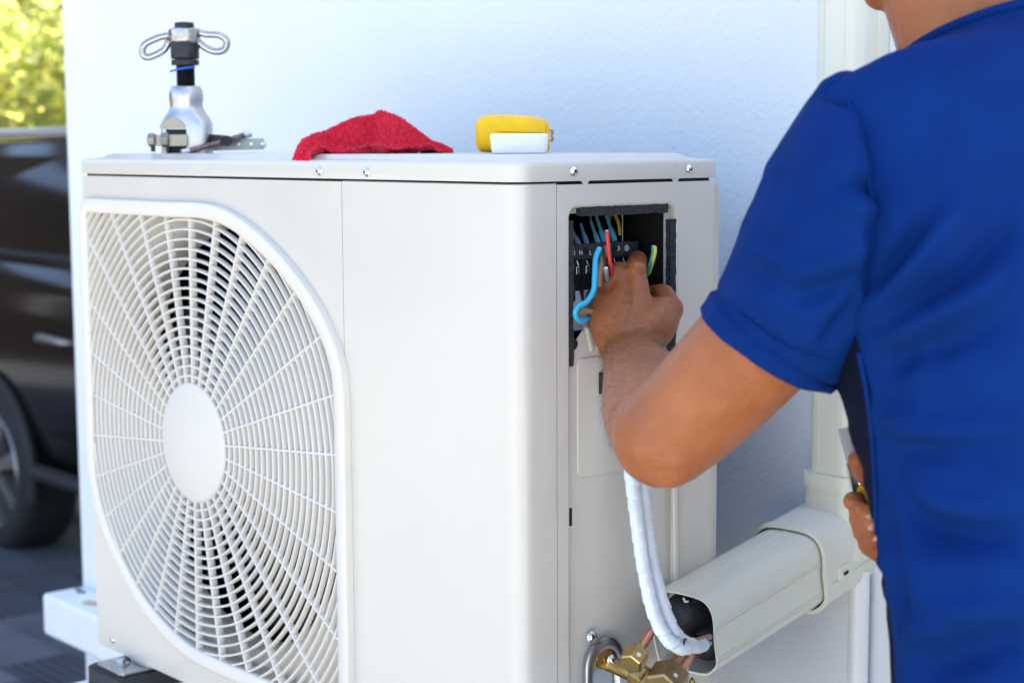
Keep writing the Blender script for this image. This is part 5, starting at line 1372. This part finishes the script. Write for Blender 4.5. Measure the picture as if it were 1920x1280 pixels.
# hair, eyes, trousers, shoes
hp = MB()
hrr = [(-.072, .030, .052, .058), (-.055, .046, .068, .056), (-.030, .060, .0765, .045), (.0, .080, .0785, .028), (.040, .100, .0805, .010), (.080, .101, .0775, .008), (.108, .084, .066, .010), (.127, .054, .044, .010), (.137, .022, .018, .010)]
hp.loft([[HDm @ Vector((cx_ + a_ * math.cos(2 * PI * k / 40), b_ * math.sin(2 * PI * k / 40), z)) for k in range(40)] for z, a_, b_, cx_ in hrr])
hp.build('hair', M_HAIR, pp, smooth=60)
for sd in (-1, 1):
    eb_ = MB(); ball(eb_, HDm @ Vector((-.0765, sd * .030, .000)), .0115); ey_ = eb_.build('eye', M_WHITEDOT, pp)
    ib_ = MB(); ball(ib_, HDm @ Vector((-.0830, sd * .030, -.001)), .0058); ib_.build('iris', M_HAIR, ey_)
    tl_ = MB()
    hip = Vector((1.245, TY + sd * .085, .86)); kn_ = Vector((1.235, TY + sd * .095, .48)); an = Vector((1.26, TY + sd * .10, .09))
    limb(tl_, [(hip, .100, .085, (1, 0, 0)), (hip.lerp(kn_, .5), .085, .078, (1, 0, 0)), (kn_, .068, .064, (1, 0, 0)), (kn_.lerp(an, .5), .062, .060, (1, 0, 0)), (an, .058, .054, (1, 0, 0))])
    tl_.build('trouser_leg', M_TROUSER, pp, smooth=60)
    sh_ = MB(); limb(sh_, [(an + Vector((.03, 0, -.045)), .036, .040, Zv), (an + Vector((-.06, 0, -.048)), .036, .044, Zv), (an + Vector((-.17, 0, -.060)), .024, .042, Zv)], 20, 5)
    sh_.build('shoe', M_RUBBER, pp, smooth=60)
tp = MB(); tp.loft([[Vector((1.245 + a_ * math.cos(2 * PI * k / 40), TY + b_ * math.sin(2 * PI * k / 40), z)) for k in range(40)] for z, a_, b_ in ((.78, .105, .165), (.85, .112, .172), (.95, .106, .165), (1.0, .102, .160))])
tp.build('trousers', M_TROUSER, pp, smooth=60)
# hair on the forearm and wrist
ah = MB(); bm_ = body_o.data; cnt = 0
axd = (WR - EL); al = axd.length; axn = axd / al
pv = [p for p in bm_.polygons]
rr_ = random.Random(11)
cand = []
for p in pv:
    c = p.center; t = (c - EL).dot(axn) / al
    if .02 < t < 1.30 and (c - (EL + axn * (t * al))).length < .07 and p.normal.dot(CAM - c) > -.25 * (CAM - c).length: cand.append((c.copy(), p.normal.copy(), t))
for k in range(5200):
    c, n_, t = cand[rr_.randrange(len(cand))]
    dens = 1 if t > .72 and t < 1.02 else .55 if t <= .72 else .35
    if rr_.random() > dens: continue
    side_ = (axn.cross(n_)).normalized()
    d_ = (axn * .3 + side_ * rr_.choice((-1, 1)) * .0 + side_ * -.8 + n_ * .32 + Vector((rr_.uniform(-.35, .35), rr_.uniform(-.35, .35), rr_.uniform(-.35, .35)))).normalized()
    l_ = rr_.uniform(.006, .013) * (.6 if t > 1.0 else 1); w_ = d_.cross(n_).normalized() * .000085
    m1 = c + d_ * l_ * .5 + n_ * .0006; m2 = c + d_ * l_ - n_ * .0002
    ah.add([c - w_, c + w_, m1 + w_ * .8, m1 - w_ * .8, m2], [(0, 1, 2, 3), (3, 2, 4)])
ah.build('arm_hair', M_HAIR, body_o, smooth=0, recalc=False, kind='stuff')
# nails
for q in (fi, fm, fr, fl_):
    a_, b_ = q[2], q[3]; d_ = (b_ - a_).normalized() if (b_ - a_).length > .004 else -cam_r
    d_ = (d_ - _f * d_.dot(_f)).normalized(); c = b_ + (-_f) * .0074 - d_ * .0005
    mbn = MB(); w_ = d_.cross(-_f).normalized()
    rgs = []
    for s_ in (-1, -.5, .2, .8): rgs.append([c + d_ * .0036 * s_ + w_ * .0032 * t_ * (1 - .35 * max(0, s_)) + _f * (.0016 * t_ * t_ + .0008 * s_ * s_) for t_ in (-1, -.5, 0, .5, 1)])
    mbn.loft(rgs, caps=False, closed=False).build('fingernail', M_NAIL, body_o, smooth=180)

# the scraper in the right hand
hk = thing('scraper', 'steel scraper with yellow handle held in front of the belly', 'hand tool', pix(1615, 900, 1.352))
s_a = pix(1588, 800, 1.355); s_b = pix(1612, 892, 1.352); s_c = pix(1618, 918, 1.352); s_d = pix(1650, 985, 1.362)
M_BLADE = mat('blade_steel', (.62, .63, .66), .35, metal=.4)
M_HANDLE = mat('handle_yellow', (.80, .40, .015), .4)
bx_ = (s_b - s_a).normalized(); bw_ = bx_.cross(_f).normalized(); bn_ = bx_.cross(bw_)
MB().prism([(-.008, 0), (.008, 0), (.007, (s_b - s_a).length), (-.008, (s_b - s_a).length)], s_a, bw_, bx_, bn_ * .0012).build('blade', M_BLADE, hk, smooth=0, bevel=.0003)
b2 = (s_c - s_b).normalized()
MB().prism([(-.0085, -.012), (.0085, -.012), (.0095, .020), (-.0095, .020)], s_b - bn_ * .002, bw_, bx_, bn_ * .0042).build('bolster', M_STEEL, hk, smooth=0, bevel=.0008)
for t_ in (-.005, .006):
    q = Matrix.Translation(s_b + bx_ * t_ - bn_ * (.0022 if bn_.dot(_f) > 0 else -.0024)) @ (-_f).to_track_quat('Z', 'Y').to_matrix().to_4x4()
    MB().lathe([(.0030, -.0005), (.0028, .0008), (.0016, .0015), (.0003, .0017)], 16, q).build('rivet', M_CHROME, hk)
MB().tube(spline([s_b + bx_ * .014, s_c + bx_ * .012, s_c.lerp(s_d, .6), s_d], 5), [.0088] * 2 + [.0105] * 10 + [.0115] * 4, 16, ends=True, flat=.75).build('handle', M_HANDLE, hk, smooth=60)
